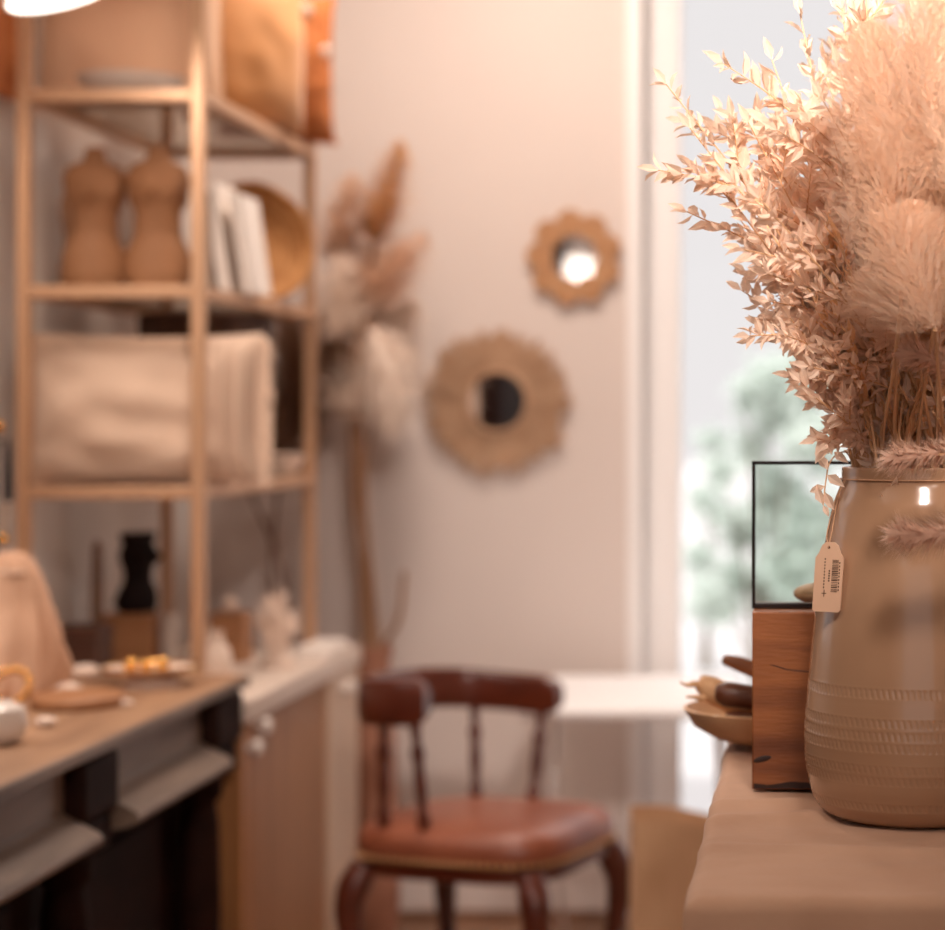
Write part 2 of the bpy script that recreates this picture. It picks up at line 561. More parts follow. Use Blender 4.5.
dr = MB().span((CX - .02, 4.462, .0), (CX + .008, C1, CZ - .041)).build('end_post', M['cream'], cb, bevel=0.004)
k = MB()
k.lathe([(.007, 0), (.007, .012), (.016, .018), (.018, .026), (.013, .034), (.002, .037)], 16, (CX + .008, 4.52, .63), Matrix.Rotation(PI / 2, 3, 'Y'))
k.build('knob', M['porcelain'], dr)

# ------------------------------------------------------------------ brass shelf rack
RX0, RX1, RY0, RY1 = -1.377, -1.0725, 3.842, 4.69
RT = 2.15
rk = root('shelf_rack', 'tall brass shelf rack with smoked glass shelves on the cabinet', 'shelf', ((RX0 + RX1) / 2, (RY0 + RY1) / 2, CZ))
for x in (RX0, RX1):
    for y in (RY0, RY1):
        MB().span((x - .0115, y - .0115, CZ), (x + .0115, y + .0115, RT)).build('post', M['brass'], rk, bevel=0.002)
SHZ = [1.0535, 1.404, 1.747]
for z in SHZ + [RT - .012]:
    for x in (RX0, RX1):
        MB().span((x - .010, RY0 + .0115, z - .011), (x + .010, RY1 - .0115, z + .011)).build('side_rail', M['brass'], rk, bevel=0.002)
    for y in (RY0, RY1):
        MB().span((RX0 + .0115, y - .010, z - .011), (RX1 - .0115, y + .010, z + .011)).build('end_rail', M['brass'], rk, bevel=0.002)
    MB().span((RX0 + .0102, RY0 + .0102, z + .003), (RX1 - .0102, RY1 - .0102, z + .010)).build('glass_shelf', M['shelfglass'], rk)
SURF = [z + .011 for z in SHZ]


# ------------------------------------------------------------------ cushions
def pillow_mb(w, h, t, seed=0, wr=0.012, n=34, pinch=0.10):
    m = MB()
    idx = {}
    vs, fs = [], []
    for side in (1, -1):
        for i in range(n + 1):
            for j in range(n + 1):
                u, v = -1 + 2 * i / n, -1 + 2 * j / n
                edge = i in (0, n) or j in (0, n)
                if edge and side == -1:
                    continue
                x = w / 2 * u * (1 - pinch * (1 - v * v) * abs(u) ** 3)
                z = h / 2 * v * (1 - pinch * (1 - u * u) * abs(v) ** 3)
                y = 0.0
                if not edge:
                    y = t / 2 * ((1 - u * u) * (1 - v * v)) ** 0.42
                    y += wr * noise.noise(Vector((u * 2.3 + seed, v * 2.3, seed + side))) * (1 - max(abs(u), abs(v)) ** 4)
                idx[(side, i, j)] = len(vs)
                if edge:
                    idx[(-side, i, j)] = len(vs)
                vs.append((x, -side * y, z + h / 2))
    for side in (1, -1):
        for i in range(n):
            for j in range(n):
                f = (idx[(side, i, j)], idx[(side, i + 1, j)], idx[(side, i + 1, j + 1)], idx[(side, i, j + 1)])
                fs.append(f if side == 1 else f[::-1])
    return m.add(vs, fs)


def seam_mb(w, h, r, pinch=0.10, n=24):
    pts = []
    def q(u, v):
        return Vector((w / 2 * u * (1 - pinch * (1 - v * v) * abs(u) ** 3), 0, h / 2 * v * (1 - pinch * (1 - u * u) * abs(v) ** 3) + h / 2))
    for i in range(n): pts.append(q(-1 + 2 * i / n, -1))
    for i in range(n): pts.append(q(1, -1 + 2 * i / n))
    for i in range(n): pts.append(q(1 - 2 * i / n, 1))
    for i in range(n + 1): pts.append(q(-1, 1 - 2 * i / n))
    return MB().tube(pts, r, 6)


def tilt(o, ax, ang):
    o.rotation_euler = (ax and ang, o.rotation_euler.y, o.rotation_euler.z)


# cream lumbar cushion on the lowest shelf
lc = root('lumbar_cushion', 'long cream lumbar cushion with fringed end poking out of the lowest shelf', 'cushion', (-1.205, 3.972, SURF[0]), math.radians(3))
pillow_mb(.42, .27, .15, 3, .02, pinch=.06).build('cover', M['linen'], lc, local=True)
seam_mb(.42, .27, .003, .06).build('piping', M['linen2'], lc, local=True)
m = MB()
rr = random.Random(4)
for k in range(42):
    z = .004 + .262 * k / 41
    x0 = .203
    p = [(x0 - .004, -.002, z), (x0 + .012, rr.uniform(-.006, .002), z - .004), (x0 + .022 + rr.uniform(0, .006), rr.uniform(-.01, .004), max(.004, z - .016))]
    m.tube(p, [.0035, .003, .0015], 5)
m.build('fringe', M['linen2'], lc, local=True)
m = MB()
for x in (.150, .172):
    m.tube([(x, -.062 * (1 - (2 * abs(t - .5)) ** 2) ** .42 * (1 - (x / .21) ** 2) ** .42 * 1.25 - .004, .012 + .25 * t) for t in [i / 16 for i in range(17)]], .005, 6)
m.build('woven_band', M['linen2'], lc, local=True)

# cushions of the top shelf
pc = root('square_cushion', 'smooth peach square cushion at the front of the top shelf', 'cushion', (-1.278, 4.125, SURF[2]), math.radians(-1))
pillow_mb(.345, .33, .13, 11, .006, pinch=.04).build('cover', M['peach'], pc, local=True)
seam_mb(.345, .33, .003, .04).build('piping', M['peach'], pc, local=True)
mc = root('velvet_cushion', 'mustard velvet cushion on the top shelf next to the peach one', 'cushion', (-1.125, 4.35, SURF[2]), math.radians(48))
pillow_mb(.27, .30, .14, 21, .006, pinch=.06).build('cover', M['mustard'], mc, local=True)
seam_mb(.27, .30, .003, .06).build('piping', M['mustard'], mc, local=True)
rc = root('fringed_cushion', 'rust cotton cushion with white pompoms at the far end of the top shelf', 'cushion', (-1.115, 4.58, SURF[2]), math.radians(30))
pillow_mb(.25, .32, .13, 31, .022, pinch=.10).build('cover', M['rust'], rc, local=True)
m = MB()
rr = random.Random(6)
for k in range(40):
    x = -.12 + .24 * k / 39
    m.tube([(x, 0, .015), (x + rr.uniform(-.004, .004), -.01, .004), (x + rr.uniform(-.006, .006), -.02, .002)], [.003, .003, .001], 5)
m.build('fringe', M['rust'], rc, local=True)
for (x, z) in ((-.02, .285), (.045, .272), (.085, .19)):
    m = MB()
    rr = random.Random(int(z * 1000))
    c = Vector((x, -.062 + abs(x) * .18, z))
    for k in range(90):
        d = Vector((rr.gauss(0, 1), rr.gauss(-.3, 1), rr.gauss(0, 1))).normalized()
        m.hair(c, d, d.cross(Vector((.3, .2, .9))).normalized(), .017, .0015, Vector((0, 0, -.003)))
    m.ball(c, .012, 10)
    m.build('pompom', M['pom'], rc, local=True)

# glazed dish on the top shelf
m = MB()
m.lathe([(.045, 0), (.062, .006), (.088, .024), (.096, .036), (.093, .037), (.084, .027), (.058, .011), (.002, .009)], 40, (-1.225, 3.952, SURF[2]))
thing(m, 'shallow_dish', M['porcelain'], 'shallow glazed dish in front of the peach cushion', 'dish')

# rust hanging on the left wall
m = MB()
ny, nz = 24, 24
vs, fs = [], []
for s in (0, 1):
    for i in range(ny + 1):
        for j in range(nz + 1):
            y = 3.58 + .40 * i / ny
            z = 1.755 + .75 * j / nz
            x = XL + .012 + .010 * (1 + math.sin(y * 60 + z)) * .5 + (.008 if s else 0)
            vs.append((x, y, z))
N = (ny + 1) * (nz + 1)
for i in range(ny):
    for j in range(nz):
        a = i * (nz + 1) + j
        fs.append((a, a + 1, a + nz + 2, a + nz + 1))
        fs.append((N + a, N + a + nz + 1, N + a + nz + 2, N + a + 1))
for i in range(ny):
    for j in (0, nz):
        a = i * (nz + 1) + j
        fs.append((a, a + nz + 1, N + a + nz + 1, N + a))
for j in range(nz):
    for i in (0, ny):
        a = i * (nz + 1) + j
        fs.append((a, a + 1, N + a + 1, N + a))
m.add(vs, fs)
thing(m, 'wall_hanging', M['rust'], 'rust woven hanging on the left wall beside the brass rack', 'wall hanging')


# ------------------------------------------------------------------ torso vases
def torso_mb(h, wid, neck=True, face=0.0, seg=40, n=44):
    wk = [(0, .40), (.10, .47), (.22, .48), (.42, .34), (.52, .34), (.66, .44), (.78, .47), (.86, .40)]
    dk = [(0, .30), (.12, .34), (.25, .32), (.42, .24), (.55, .26), (.68, .30), (.80, .26), (.86, .22)]
    if neck:
        wk += [(.91, .18), (.96, .15), (1, .155)]
        dk += [(.91, .17), (.96, .15), (1, .155)]
    else:
        wk += [(.95, .46), (1, .46)]
        dk += [(.95, .28), (1, .28)]
    m = MB()
    vs, fs = [], []
    cf, sf = math.cos(face), math.sin(face)
    for i in range(n + 1):
        t = i / n
        a, b = interp(wk, t) * wid, interp(dk, t) * wid
        for k in range(seg):
            th = 2 * PI * k / seg
            x, y = a * math.cos(th), b * math.sin(th)
            for sx in (-1, 1):       # chest to the front (-y), seat to the back (+y)
                g = math.exp(-((x / wid - sx * .20) ** 2 / .018 + (t - .69) ** 2 / .006))
                if y < 0:
                    y -= g * .17 * wid
                g = math.exp(-((x / wid - sx * .2) ** 2 / .03 + (t - .12) ** 2 / .012))
                if y > 0:
                    y += g * .13 * wid
            vs.append((x * cf - y * sf, x * sf + y * cf, t * h))
    for i in range(n):
        for k in range(seg):
            k2 = (k + 1) % seg
            fs.append((i * seg + k, i * seg + k2, (i + 1) * seg + k2, (i + 1) * seg + k))
    fs.append(tuple(range(seg))[::-1])
    fs.append(tuple(n * seg + k for k in range(seg)))
    return m.add(vs, fs)


def torso(px, d, z, h, wid, m, label, face=0.0, neck=True, x=None):
    loc = (x if x is not None else (px - 813) / F * d, d, z)
    o = torso_mb(h, wid, neck, face).build('torso_vase', m)
    o.location = loc
    tag(o, label, 'vase', 'torso shaped vases')
    return o


torso(95, 4.02, SURF[1], .262, .122, M['terra'], 'left brown clay torso vase of the matching pair on the middle shelf', .5)
torso(158, 4.04, SURF[1], .268, .124, M['terra'], 'right brown clay torso vase, next to the books on the middle shelf', .35)
torso(60, 4.22, SURF[1], .225, .074, M['paleclay'], 'pale slim torso vase behind the brown clay pair', .9, x=-1.412)

# books
def book(xb, d, lean, h, th, m, label):
    rt = root('book', label, 'book', (xb, d, SURF[1]), 0, 'books on the middle shelf')
    ro = Matrix.Rotation(lean, 3, 'Y')
    lift = Vector((0, 0, th / 2 * abs(math.sin(lean))))
    c = MB()
    for s in (-1, 1):
        c.box(ro @ Vector((s * (th / 2 - .001), .07, h / 2)) + lift, (.002, .142, h), ro)
    c.box(ro @ Vector((0, 0, h / 2)) + lift, (th, .002, h), ro)
    c.build('cover', m, rt, local=True)
    MB().box(ro @ Vector((0, .069, h / 2)) + lift, (th - .0045, .134, h - .008), ro).build('pages', M['pages'], rt, local=True)


book((207 - 813) / F * 4.06, 4.06, -.035, .185, .022, M['greybook'], 'grey upright book next to the brass post')
book((224 - 813) / F * 4.06, 4.07, -.15, .205, .024, M['paper'], 'tall white book leaning between the grey book and a thinner white one')
book((245 - 813) / F * 4.06, 4.08, -.14, .185, .020, M['paper'], 'thin white book leaning beside the woven round tray')

# woven tray leaning on the middle shelf
m = MB()
ax = Vector((.62, -.74, .18)).normalized()
q = Vector((0, 0, 1)).rotation_difference(ax).to_matrix()
prof = [(.002, 0), (.05, .002), (.09, .008), (.112, .024), (.120, .040), (.123, .044), (.118, .046), (.106, .032), (.086, .016), (.05, .010), (.002, .008)]
m.lathe(prof, 48, (0, 0, 0), q, fn=lambda a, z: .0012 * math.sin(a * 40))
for r_, z_ in ((.06, .011), (.075, .013), (.09, .019), (.104, .031)):
    m.tube([q @ Vector((r_ * math.cos(2 * PI * k / 40), r_ * math.sin(2 * PI * k / 40), z_)) for k in range(41)], .004, 6)
zmin = min(v.z for v in m.v)
m.v = [v + Vector((-1.135, 4.42, SURF[1] - zmin)) for v in m.v]
thing(m, 'woven_tray', M['seagrass'], 'round golden woven tray leaning beside the white books', 'tray')

# dark basket and small dish on the lowest shelf
bk = root('basket', 'dark brown wicker basket behind the cream lumbar cushion', 'basket', (-1.205, 4.37, SURF[0]))
m = MB()
m.lathe([(.105, 0), (.115, .05), (.124, .15), (.126, .28), (.126, .315), (.118, .315), (.116, .28), (.105, .02), (.002, .015)], 40, (0, 0, 0), None, (1, 1.25),
        fn=lambda a, z: .002 * math.sin(a * 30 + z * 200))
m.build('body', M['wicker'], bk, local=True)
m = MB()
m.tube([(.122 * math.cos(2 * PI * k / 40), .122 * 1.25 * math.sin(2 * PI * k / 40), .316) for k in range(41)], .007, 8)
m.build('rim', M['wicker'], bk, local=True)
m = MB()
m.lathe([(.018, 0), (.022, .004), (.036, .025), (.042, .045), (.039, .045), (.03, .022), (.002, .01)], 28, (-1.105, 4.60, SURF[0]))
thing(m, 'small_bowl', M['shell'], 'small cream bowl at the far end of the lowest shelf', 'bowl')


# ------------------------------------------------------------------ things on the sideboard and cabinet
MB_ = MB
m = MB().span((-1.389, 4.30, CZ), (-1.291, 4.40, .80))
thing(m, 'wooden_box', M['boxwood'], 'orange wooden block under the black torso vase', 'block', bevel=.004)
torso(138, 4.35, .80, .158, .098, M['black'], 'black torso vase standing on the orange wooden block', 1.2, neck=False)
bx = root('lidded_box', 'low dark brown lidded box left of the orange block', 'box', (-1.362, 4.10, CZ))
MB().span((-1.404, 4.05, CZ), (-1.32, 4.15, .772)).build('body', M['brownbox'], bx, bevel=.003)
MB().span((-1.406, 4.048, .7725), (-1.318, 4.152, .798)).build('lid', M['brownbox'], bx, bevel=.004)
tp = root('taper_candle', 'slender brown taper candle by the left wall', 'candle', (-1.418, 4.36, CZ))
MB().lathe([(.026, 0), (.028, .004), (.014, .012), (.014, .03)], 20).build('holder', M['brownbox'], tp, local=True)
MB().lathe([(.012, .03), (.0115, .15), (.009, .235), (.003, .245)], 16).build('wax', M['taper'], tp, local=True)
cd = root('pillar_candle', 'white pillar candle right of the orange block', 'candle', (-1.268, 4.34, CZ))
MB().lathe([(.019, 0), (.019, .098), (.017, .101), (.006, .097), (.001, .096)], 24).build('wax', M['porcelain'], cd, local=True)
MB().tube([(0, 0, .096), (.001, 0, .106)], .0012, 6).build('wick', M['black'], cd, local=True)
m = MB().span((-1.20, 4.37, CZ), (-1.13, 4.44, .796))
thing(m, 'wooden_cube', M['boxwood'], 'small wooden block behind the cream bud vase', 'block', bevel=.003)
m = MB().ball((-1.166, 4.40, .796 + .0155), .0158, 18)
thing(m, 'stone_ball', M['shell'], 'pale stone ball resting on the small wooden block', 'ball')
m = MB().lathe([(.018, 0), (.027, .012), (.031, .04), (.026, .065), (.015, .08), (.013, .092), (.016, .098), (.012, .098), (.010, .085), (.002, .07)], 28, (-1.092, 4.02, CZ))
thing(m, 'bud_vase', M['shell'], 'round cream bud vase beside the near brass post', 'vase')
# white coral
m = MB()
rr = random.Random(12)
base = Vector((-1.046, 4.30, CZ))
m.lathe([(.032, 0), (.034, .01), (.02, .03)], 16, base)
for k in range(26):
    a = rr.uniform(0, 2 * PI)
    sp = rr.uniform(.1, .55)
    d = Vector((math.cos(a) * sp, math.sin(a) * sp, 1)).normalized()
    L = rr.uniform(.07, .15) * (1 - .35 * sp)
    tip = base + Vector((0, 0, .015)) + d * L
    mid = base + Vector((0, 0, .015)) + d * L * .5 + Vector((rr.uniform(-.008, .008), rr.uniform(-.008, .008), 0))
    m.tube(spline([base + Vector((0, 0, .01)), mid, tip], 6), [.009, .0085, .008, .0075, .007, .0065, .004], 7)
    for j in range(3):
        t = rr.uniform(.4, .9)
        q0 = base + Vector((0, 0, .015)) + d * L * t
        q1 = q0 + Vector((rr.gauss(0, 1), rr.gauss(0, 1), rr.uniform(.2, 1))).normalized() * rr.uniform(.015, .03)
        m.tube([q0, (q0 + q1) / 2, q1], [.006, .0055, .003], 6)
thing(m, 'coral', M['shell'], 'white branching coral on the cabinet by the far brass post', 'coral')
for k, (y0, y1, dx) in enumerate(((4.42, 4.64, 0), (4.43, 4.65, .004), (4.45, 4.66, -.003))):
    m = MB().span((-1.045 + dx, y0, CZ + .0075 * k), (-.985 + dx, y1, CZ + .0075 * k + .007))
    thing(m, 'card_pack', M['paper'], ['pack of white cards lowest of the stack on the cabinet end', 'pack of white cards in the middle of the stack on the cabinet end',
                                      'pack of white cards topmost of the stack on the cabinet end'][k], 'cards', 'white card packs', bevel=.001)

# footed plate with gold rim
fp = root('footed_plate', 'round footed plate with shiny gold rim near the sideboard end', 'plate', (-1.094, 3.63, SBZ))
MB().lathe([(.05, 0), (.047, .004), (.03, .012), (.04, .018), (.07, .022), (.078, .027), (.076, .029), (.06, .025), (.002, .023)], 48).build('dish', M['shell'], fp, local=True)
MB().lathe([(.0745, .0295), (.0765, .0265), (.0805, .0265), (.0805, .031), (.0765, .032), (.0745, .0295)], 48, cap0=False, cap1=False).build('rim', M['gold'], fp, local=True)
for k, (x, y, r_) in enumerate(((-.022, -.03, .012), (.004, -.034, .011), (.028, -.026, .012))):
    m = MB().ball((-1.094 + x, 3.63 + y, SBZ + .0245 + r_), r_, 16)
    thing(m, 'gold_bead', M['gold'], ['shiny gold bead nearest the pouch in the row on the footed plate',
          'shiny gold bead in the middle of the row on the footed plate', 'shiny gold bead nearest the brass post in the row on the footed plate'][k], 'bead', 'gold beads on the footed plate')
# round board
m = MB().lathe([(.064, 0), (.068, .004), (.068, .014), (.064, .018), (.002, .018)], 40, (-1.125, 3.37, SBZ), None, (1.0, 1.25))
thing(m, 'wooden_board', M['boxwood'], 'round orange-brown wooden board on the sideboard', 'board')
m = MB().lathe([(.02, 0), (.031, .006), (.039, .026), (.034, .048), (.018, .058), (.013, .058), (.012, .05), (.002, .045)], 32, (-1.10, 2.97, SBZ))
thing(m, 'round_vase', M['porcelain'], 'squat white round vase nearest on the sideboard', 'vase')
for k, (x, y, d, r_, lb) in enumerate(((46, 728, 3.13, .013, 'pale pink pebble beside the squat white vase'), (127, 706, 3.36, .0085, 'tiny white pebble at the right of the round board'),
                                       (170, 660, 3.74, .02, 'pale shell behind the footed plate'), (86, 655, 3.70, .022, 'long pale shell between pouch and footed plate'),
                                       (62, 700, 3.45, .018, 'pale shell at the far rim of the round board'))):
    p = P(x, y, d)
    m = MB().ball((p.x, d, SBZ + r_ * .6), r_, 16, (1.25, .9, .6))
    o = thing(m, 'pebble' if k < 2 else 'seashell', M['shell'], lb, 'pebble' if k < 2 else 'shell')
    if k == 4:
        o.location.z += 0
        o.location.y = 3.48
# blush linen pouch
po = root('linen_pouch', 'crumpled blush linen pouch at the left end of the sideboard', 'pouch', (-1.275, 3.50, SBZ))
def pf(a, z):
    return (.018 * math.sin(a * 4 + z * 18 + 1.3 * math.sin(a * 2)) * min(1, z * 9) + .006 * math.sin(a * 11 - z * 30) + .030 * noise.noise(Vector((math.cos(a) * 1.6, math.sin(a) * 1.6, z * 13)))) * (1 - z / .30)
MB().lathe([(.080, 0), (.092, .015), (.092, .04), (.085, .07), (.076, .10), (.064, .13), (.054, .16), (.043, .19), (.030, .214), (.014, .226), (.003, .228)], 72, squash=(1, .8), fn=pf).build('cloth', M['pouch'], po, local=True)
MB().tube([(-.03, -.005, .196), (-.01, -.034, .198), (.02, -.034, .197), (.036, -.002, .196)], .0025, 6).build('cord', M['linen2'], po, local=True)
# gold bead bracelet leaning on pouch
m = MB()
c = Vector((-1.225, 3.36, SBZ))
for k in range(20):
    a = 2 * PI * k / 20
    m.ball(c + Vector((.028 * math.cos(a), .014 * math.sin(a), .03 + .024 * math.sin(a))), .006, 12)
m.v = [v + Vector((0, 0, SBZ - min(q_.z for q_ in m.v))) for v in m.v]
thing(m, 'bead_bracelet', M['gold'], 'gold bead bracelet leaning in front of the blush pouch', 'bracelet')
m = MB().lathe([(.03, 0), (.04, .005), (.062, .035), (.068, .06), (.064, .06), (.055, .035), (.03, .012), (.002, .01)], 36, (-1.345, 3.275, SBZ))
thing(m, 'wooden_bowl', M['bowldark'], 'olive brown wooden bowl at the photo edge before the pouch', 'bowl')
# jewellery stand
js = root('jewellery_stand', 'slim dark jewellery stand with gold ball beside the left wall', 'stand', (-1.385, 3.72, SBZ))
MB().lathe([(.035, 0), (.036, .006), (.01, .012), (.004, .02), (.004, .42)], 20).build('pole', M['blacksteel'], js, local=True)
MB().ball((.006, 0, .425), .012, 16).build('finial', M['gold'], js, local=True)
MB().tube([(-.03, 0, .40), (.028, 0, .40)], .003, 8).build('arm', M['blacksteel'], js, local=True)
m = MB()
for k in range(12):
    m.tube([(.024 + .004 * math.cos(k), .004 * math.sin(k), .395), (.024 + .007 * math.cos(k), .007 * math.sin(k), .30)], .0022, 5)
m.build('tassel', M['navy'], js, local=True)
m = MB().ball((.017, -.004, .235), .010, 14)
m.tube([(.017, -.004, .24), (.02, 0, .30)], .001, 5)
m.build('pendant', M['gold'], js, local=True)


# ------------------------------------------------------------------ pampas corner
def plume_mb(path, rad, n, seed, hl=0.07, w=0.0012, droop=0.4):
    rr = random.Random(seed)
    m = MB()
    pts = spline(path, 24)
    for k in range(n):
        t = rr.random() ** .8
        i = min(int(t * 24), 23)
        p = pts[i].lerp(pts[i + 1], t * 24 - i)
        tan = (pts[i + 1] - pts[i]).normalized()
        prof = math.sin(PI * min(1, .12 + t * .88)) ** .7 + .12
        side = Vector((rr.gauss(0, 1), rr.gauss(0, 1), rr.gauss(0, 1)))
        side = (side - tan * side.dot(tan)).normalized()
        d = (tan * rr.uniform(.25, 1.0) + side * rr.uniform(.3, 1.25)).normalized()
        L = hl * rr.uniform(.5, 1.1)
        p2 = p + side * rad * prof * rr.random() * .8
        m.hair(p2, d, tan.cross(side), L * prof, w * rr.uniform(.7, 1.4), Vector((0, 0, -droop * L * rr.random())))
    return m, pts


fv = root('floor_vase', 'tall blush clay floor vase between cabinet and chair', 'vase', (-.984, 4.905, 0))
m = MB().lathe([(.045, 0), (.055, .01), (.062, .10), (.060, .30), (.052, .50), (.042, .60), (.040, .64), (.048, .675), (.044, .678), (.036, .64), (.036, .55), (.002, .5)], 36)
m.build('body', M['floorvase'], fv, local=True)
VT = Vector((-.984, 4.905, .66))
pl = [  # mid pixel, tip pixel, depth, radius, material, label
    ((378, 215), (402, 140), 4.95, .028, 'pam_gold', 'golden pampas plume, tallest of the bunch', 520),
    ((340, 240), (352, 172), 5.0, .035, 'pam_tan', 'tan pampas plume left of the golden one', 420),
    ((372, 285), (425, 232), 4.92, .05, 'pam_tan', 'wide tan pampas plume leaning towards the mirrors', 520),
    ((338, 320), (342, 255), 4.86, .05, 'pam_pale', 'pale pampas plume upright beside the brass post', 520),
    ((382, 345), (416, 300), 5.02, .045, 'pam_pale', 'pale pampas plume low on the mirror side', 460),
    ((372, 340), (392, 420), 4.80, .034, 'pam_pale', 'pale pampas plume drooping back down', 420),
    ((352, 372), (334, 338), 4.90, .03, 'pam_dark', 'brown pampas plume in the heart of the bunch', 360),
    ((345, 385), (318, 320), 4.98, .04, 'pam_tan', 'tan pampas plume behind the brass post', 420),
    ((365, 305), (372, 240), 5.06, .045, 'pam_pale', 'pale pampas plume in the middle behind the tan ones', 520),
    ((352, 400), (372, 345), 4.84, .05, 'pam_pale', 'pale pampas plume lowest at the front of the bunch', 520),
    ((392, 380), (408, 340), 5.0, .04, 'pam_pale', 'short pale pampas plume on the side of the sunburst mirror', 420)]
for i, (mid, tip, d, r_, mt, lb, n) in enumerate(pl):
    a, b = P(mid[0], mid[1], d), P(tip[0], tip[1], d)
    off = Vector((.018 * math.cos(i * 2.4), .018 * math.sin(i * 2.4), 0))
    st0 = VT + off * .8 - Vector((0, 0, .12))
    low = P(354 + i * 1.5 - 3, 470, d) if i != 5 else P(362, 400, d)
    if i == 5:
        path = spline([st0, VT + off, P(356, 400, d), P(358, 335, d), P(372, 325, d), P(386, 360, d)], 24)
        pp = [P(372, 325, d), P(386, 360, d), b]
    else:
        pp = [a + (a - b) * .35, a, b]
        path = spline([st0, VT + off, low, a], 20)
    rt = root('pampas_stem', lb + ' in the floor vase', 'pampas', VT + off, 0, 'pampas grasses in the floor vase')
    MB().tube(path, .004, 6).build('stem', M['reed'], rt)
    mb, _ = plume_mb(pp, r_ * 1.15, int(n * 1.5), 40 + i, .095, .0024, .7)
    mb.build('plume', M[mt], rt, smooth=False)
o = MB().tube(spline([VT + Vector((.02, -.01, -.10)), VT + Vector((.026, -.01, .01)), P(399, 620, 4.88), P(404, 572, 4.86)], 10), .006, 8).build('reed_stick', M['reed'])
tag(o, 'bare reed stick leaning from the floor vase towards the chair', 'stick')

# dark grasses standing on the floor behind the cabinet
gb = root('floor_basket', 'dark wicker floor basket behind the far end of the cabinet', 'basket', (-1.18, 4.98, 0))
MB().lathe([(.08, 0), (.09, .03), (.1, .2), (.095, .32), (.088, .32), (.09, .2), (.07, .03), (.002, .02)], 32).build('body', M['wicker'], gb, local=True)
GT = Vector((-1.18, 4.98, .32))
for i, (q0, mid, tip, d, mt, lb) in enumerate((((284, 590), (250, 490), (262, 395), 4.95, 'pam_dark', 'brown feathery grass leaning behind the cream cushion end'),
                                           ((272, 590), (280, 470), (296, 330), 5.0, 'pam_dark', 'brown feathery grass upright behind the far brass post'),
                                           ((312, 590), (306, 480), (280, 300), 5.05, 'pam_dark', 'brown feathery grass bending behind the books'))):
    rt = root('dark_grass', lb, 'grass', GT - Vector((0, 0, .28)), 0, 'dark grasses behind the rack')
    path = spline([GT + Vector((.02 * (i - 1), 0, -.25)), GT + Vector((.03 * (i - 1), 0, 0)), P(*q0, d), P(*mid, d)], 18)
    MB().tube(path, .005, 6).build('stem', M['twig'], rt)
    a, b = P(*mid, d), P(*tip, d)
    mb, _ = plume_mb([a, (a + b) / 2 + Vector((.02, 0, 0)), b], .05, 900, 70 + i, .09, .0026)
    mb.build('plume', M[mt], rt, smooth=False)


# ------------------------------------------------------------------ mirrors on the back wall
def frame_rot(c):
    # local z -> -Y (towards the room)
    return Matrix.Rotation(PI / 2, 3, 'X')


mc_ = P(498, 402, YB)
m1 = root('sunburst_mirror', 'large round mirror with wide raffia sunburst frame', 'mirror', (mc_.x, YB - .002, mc_.z))
q = frame_rot(0)
rr = random.Random(15)
m = MB()
for k in range(300):
    a = 2 * PI * k / 300 + rr.uniform(-.01, .01)
    r0, r1 = .075, rr.uniform(.145, .182) * (1 + .03 * math.sin(a * 9))
    z = rr.uniform(.006, .02)
    d = Vector((math.cos(a), math.sin(a), 0))
    s = Vector((-math.sin(a), math.cos(a), 0))
    w0, w1 = .0016, .0028
    vs = [d * r0 + s * w0, d * r0 - s * w0, d * r1 - s * w1 + Vector((0, 0, .004)), d * r1 + s * w1 + Vector((0, 0, .004))]
    vs = [v + Vector((0, 0, z)) for v in vs] + [v + Vector((0, 0, z - .0015)) for v in vs]
    m.add([q @ v for v in vs], [(0, 1, 2, 3), (7, 6, 5, 4), (0, 4, 5, 1), (1, 5, 6, 2), (2, 6, 7, 3), (3, 7, 4, 0)])
m.lathe([(.07, .001), (.135, .001), (.135, .006), (.07, .006)], 48, mtx=q)
m.build('sunburst', M['raffia'], m1, local=True)
m = MB()
m.lathe([(.066, .004), (.078, .004), (.08, .02), (.074, .026), (.067, .022)], 48, mtx=q, cap0=False, cap1=False)
m.build('inner_ring', M['raffia'], m1, local=True)
MB().lathe([(.0675, .0065), (.067, .012), (.001, .012)], 48, mtx=q).build('glass', M['mirror'], m1, local=True, smooth=False)

mc_ = P(575, 258, YB)
m2 = root('scalloped_mirror', 'small round mirror with scalloped rattan frame near the door', 'mirror', (mc_.x, YB - .002, mc_.z))
m = MB()
for k in range(9):
    a = 2 * PI * k / 9 + .3
    c = Vector((math.cos(a) * .082, math.sin(a) * .082, .012))
    m.lathe([(.028, -.004), (.031, 0), (.028, .004)], 24, q @ c, q)
    for rad in (.029, .020, .011):
        m.tube([q @ (c + Vector((rad * math.cos(2 * PI * j / 20), rad * math.sin(2 * PI * j / 20), .003))) for j in range(21)], .0045, 6)
m.lathe([(.045, .003), (.084, .003), (.084, .009), (.045, .009)], 48, mtx=q)
m.build('scalloped_frame', M['rattan'], m2, local=True)
MB().lathe([(.062, .002), (.071, .002), (.072, .016), (.067, .019), (.062, .014)], 48, mtx=q, cap0=False, cap1=False).build('inner_ring', M['rattan'], m2, local=True)
MB().lathe([(.063, .0092), (.063, .0125), (.001, .0125)], 48, mtx=q).build('glass', M['mirror'], m2, local=True, smooth=False)

# ------------------------------------------------------------------ corner chair
TH = math.radians(18)
ch = root('armchair', 'dark red mahogany armchair with curved back rail and studded tan leather seat', 'chair', (-.607, 4.107, 0), -TH)


def chl(a, b, z):
    return Vector((a, b, z))


A = .168
SEATZ = .42
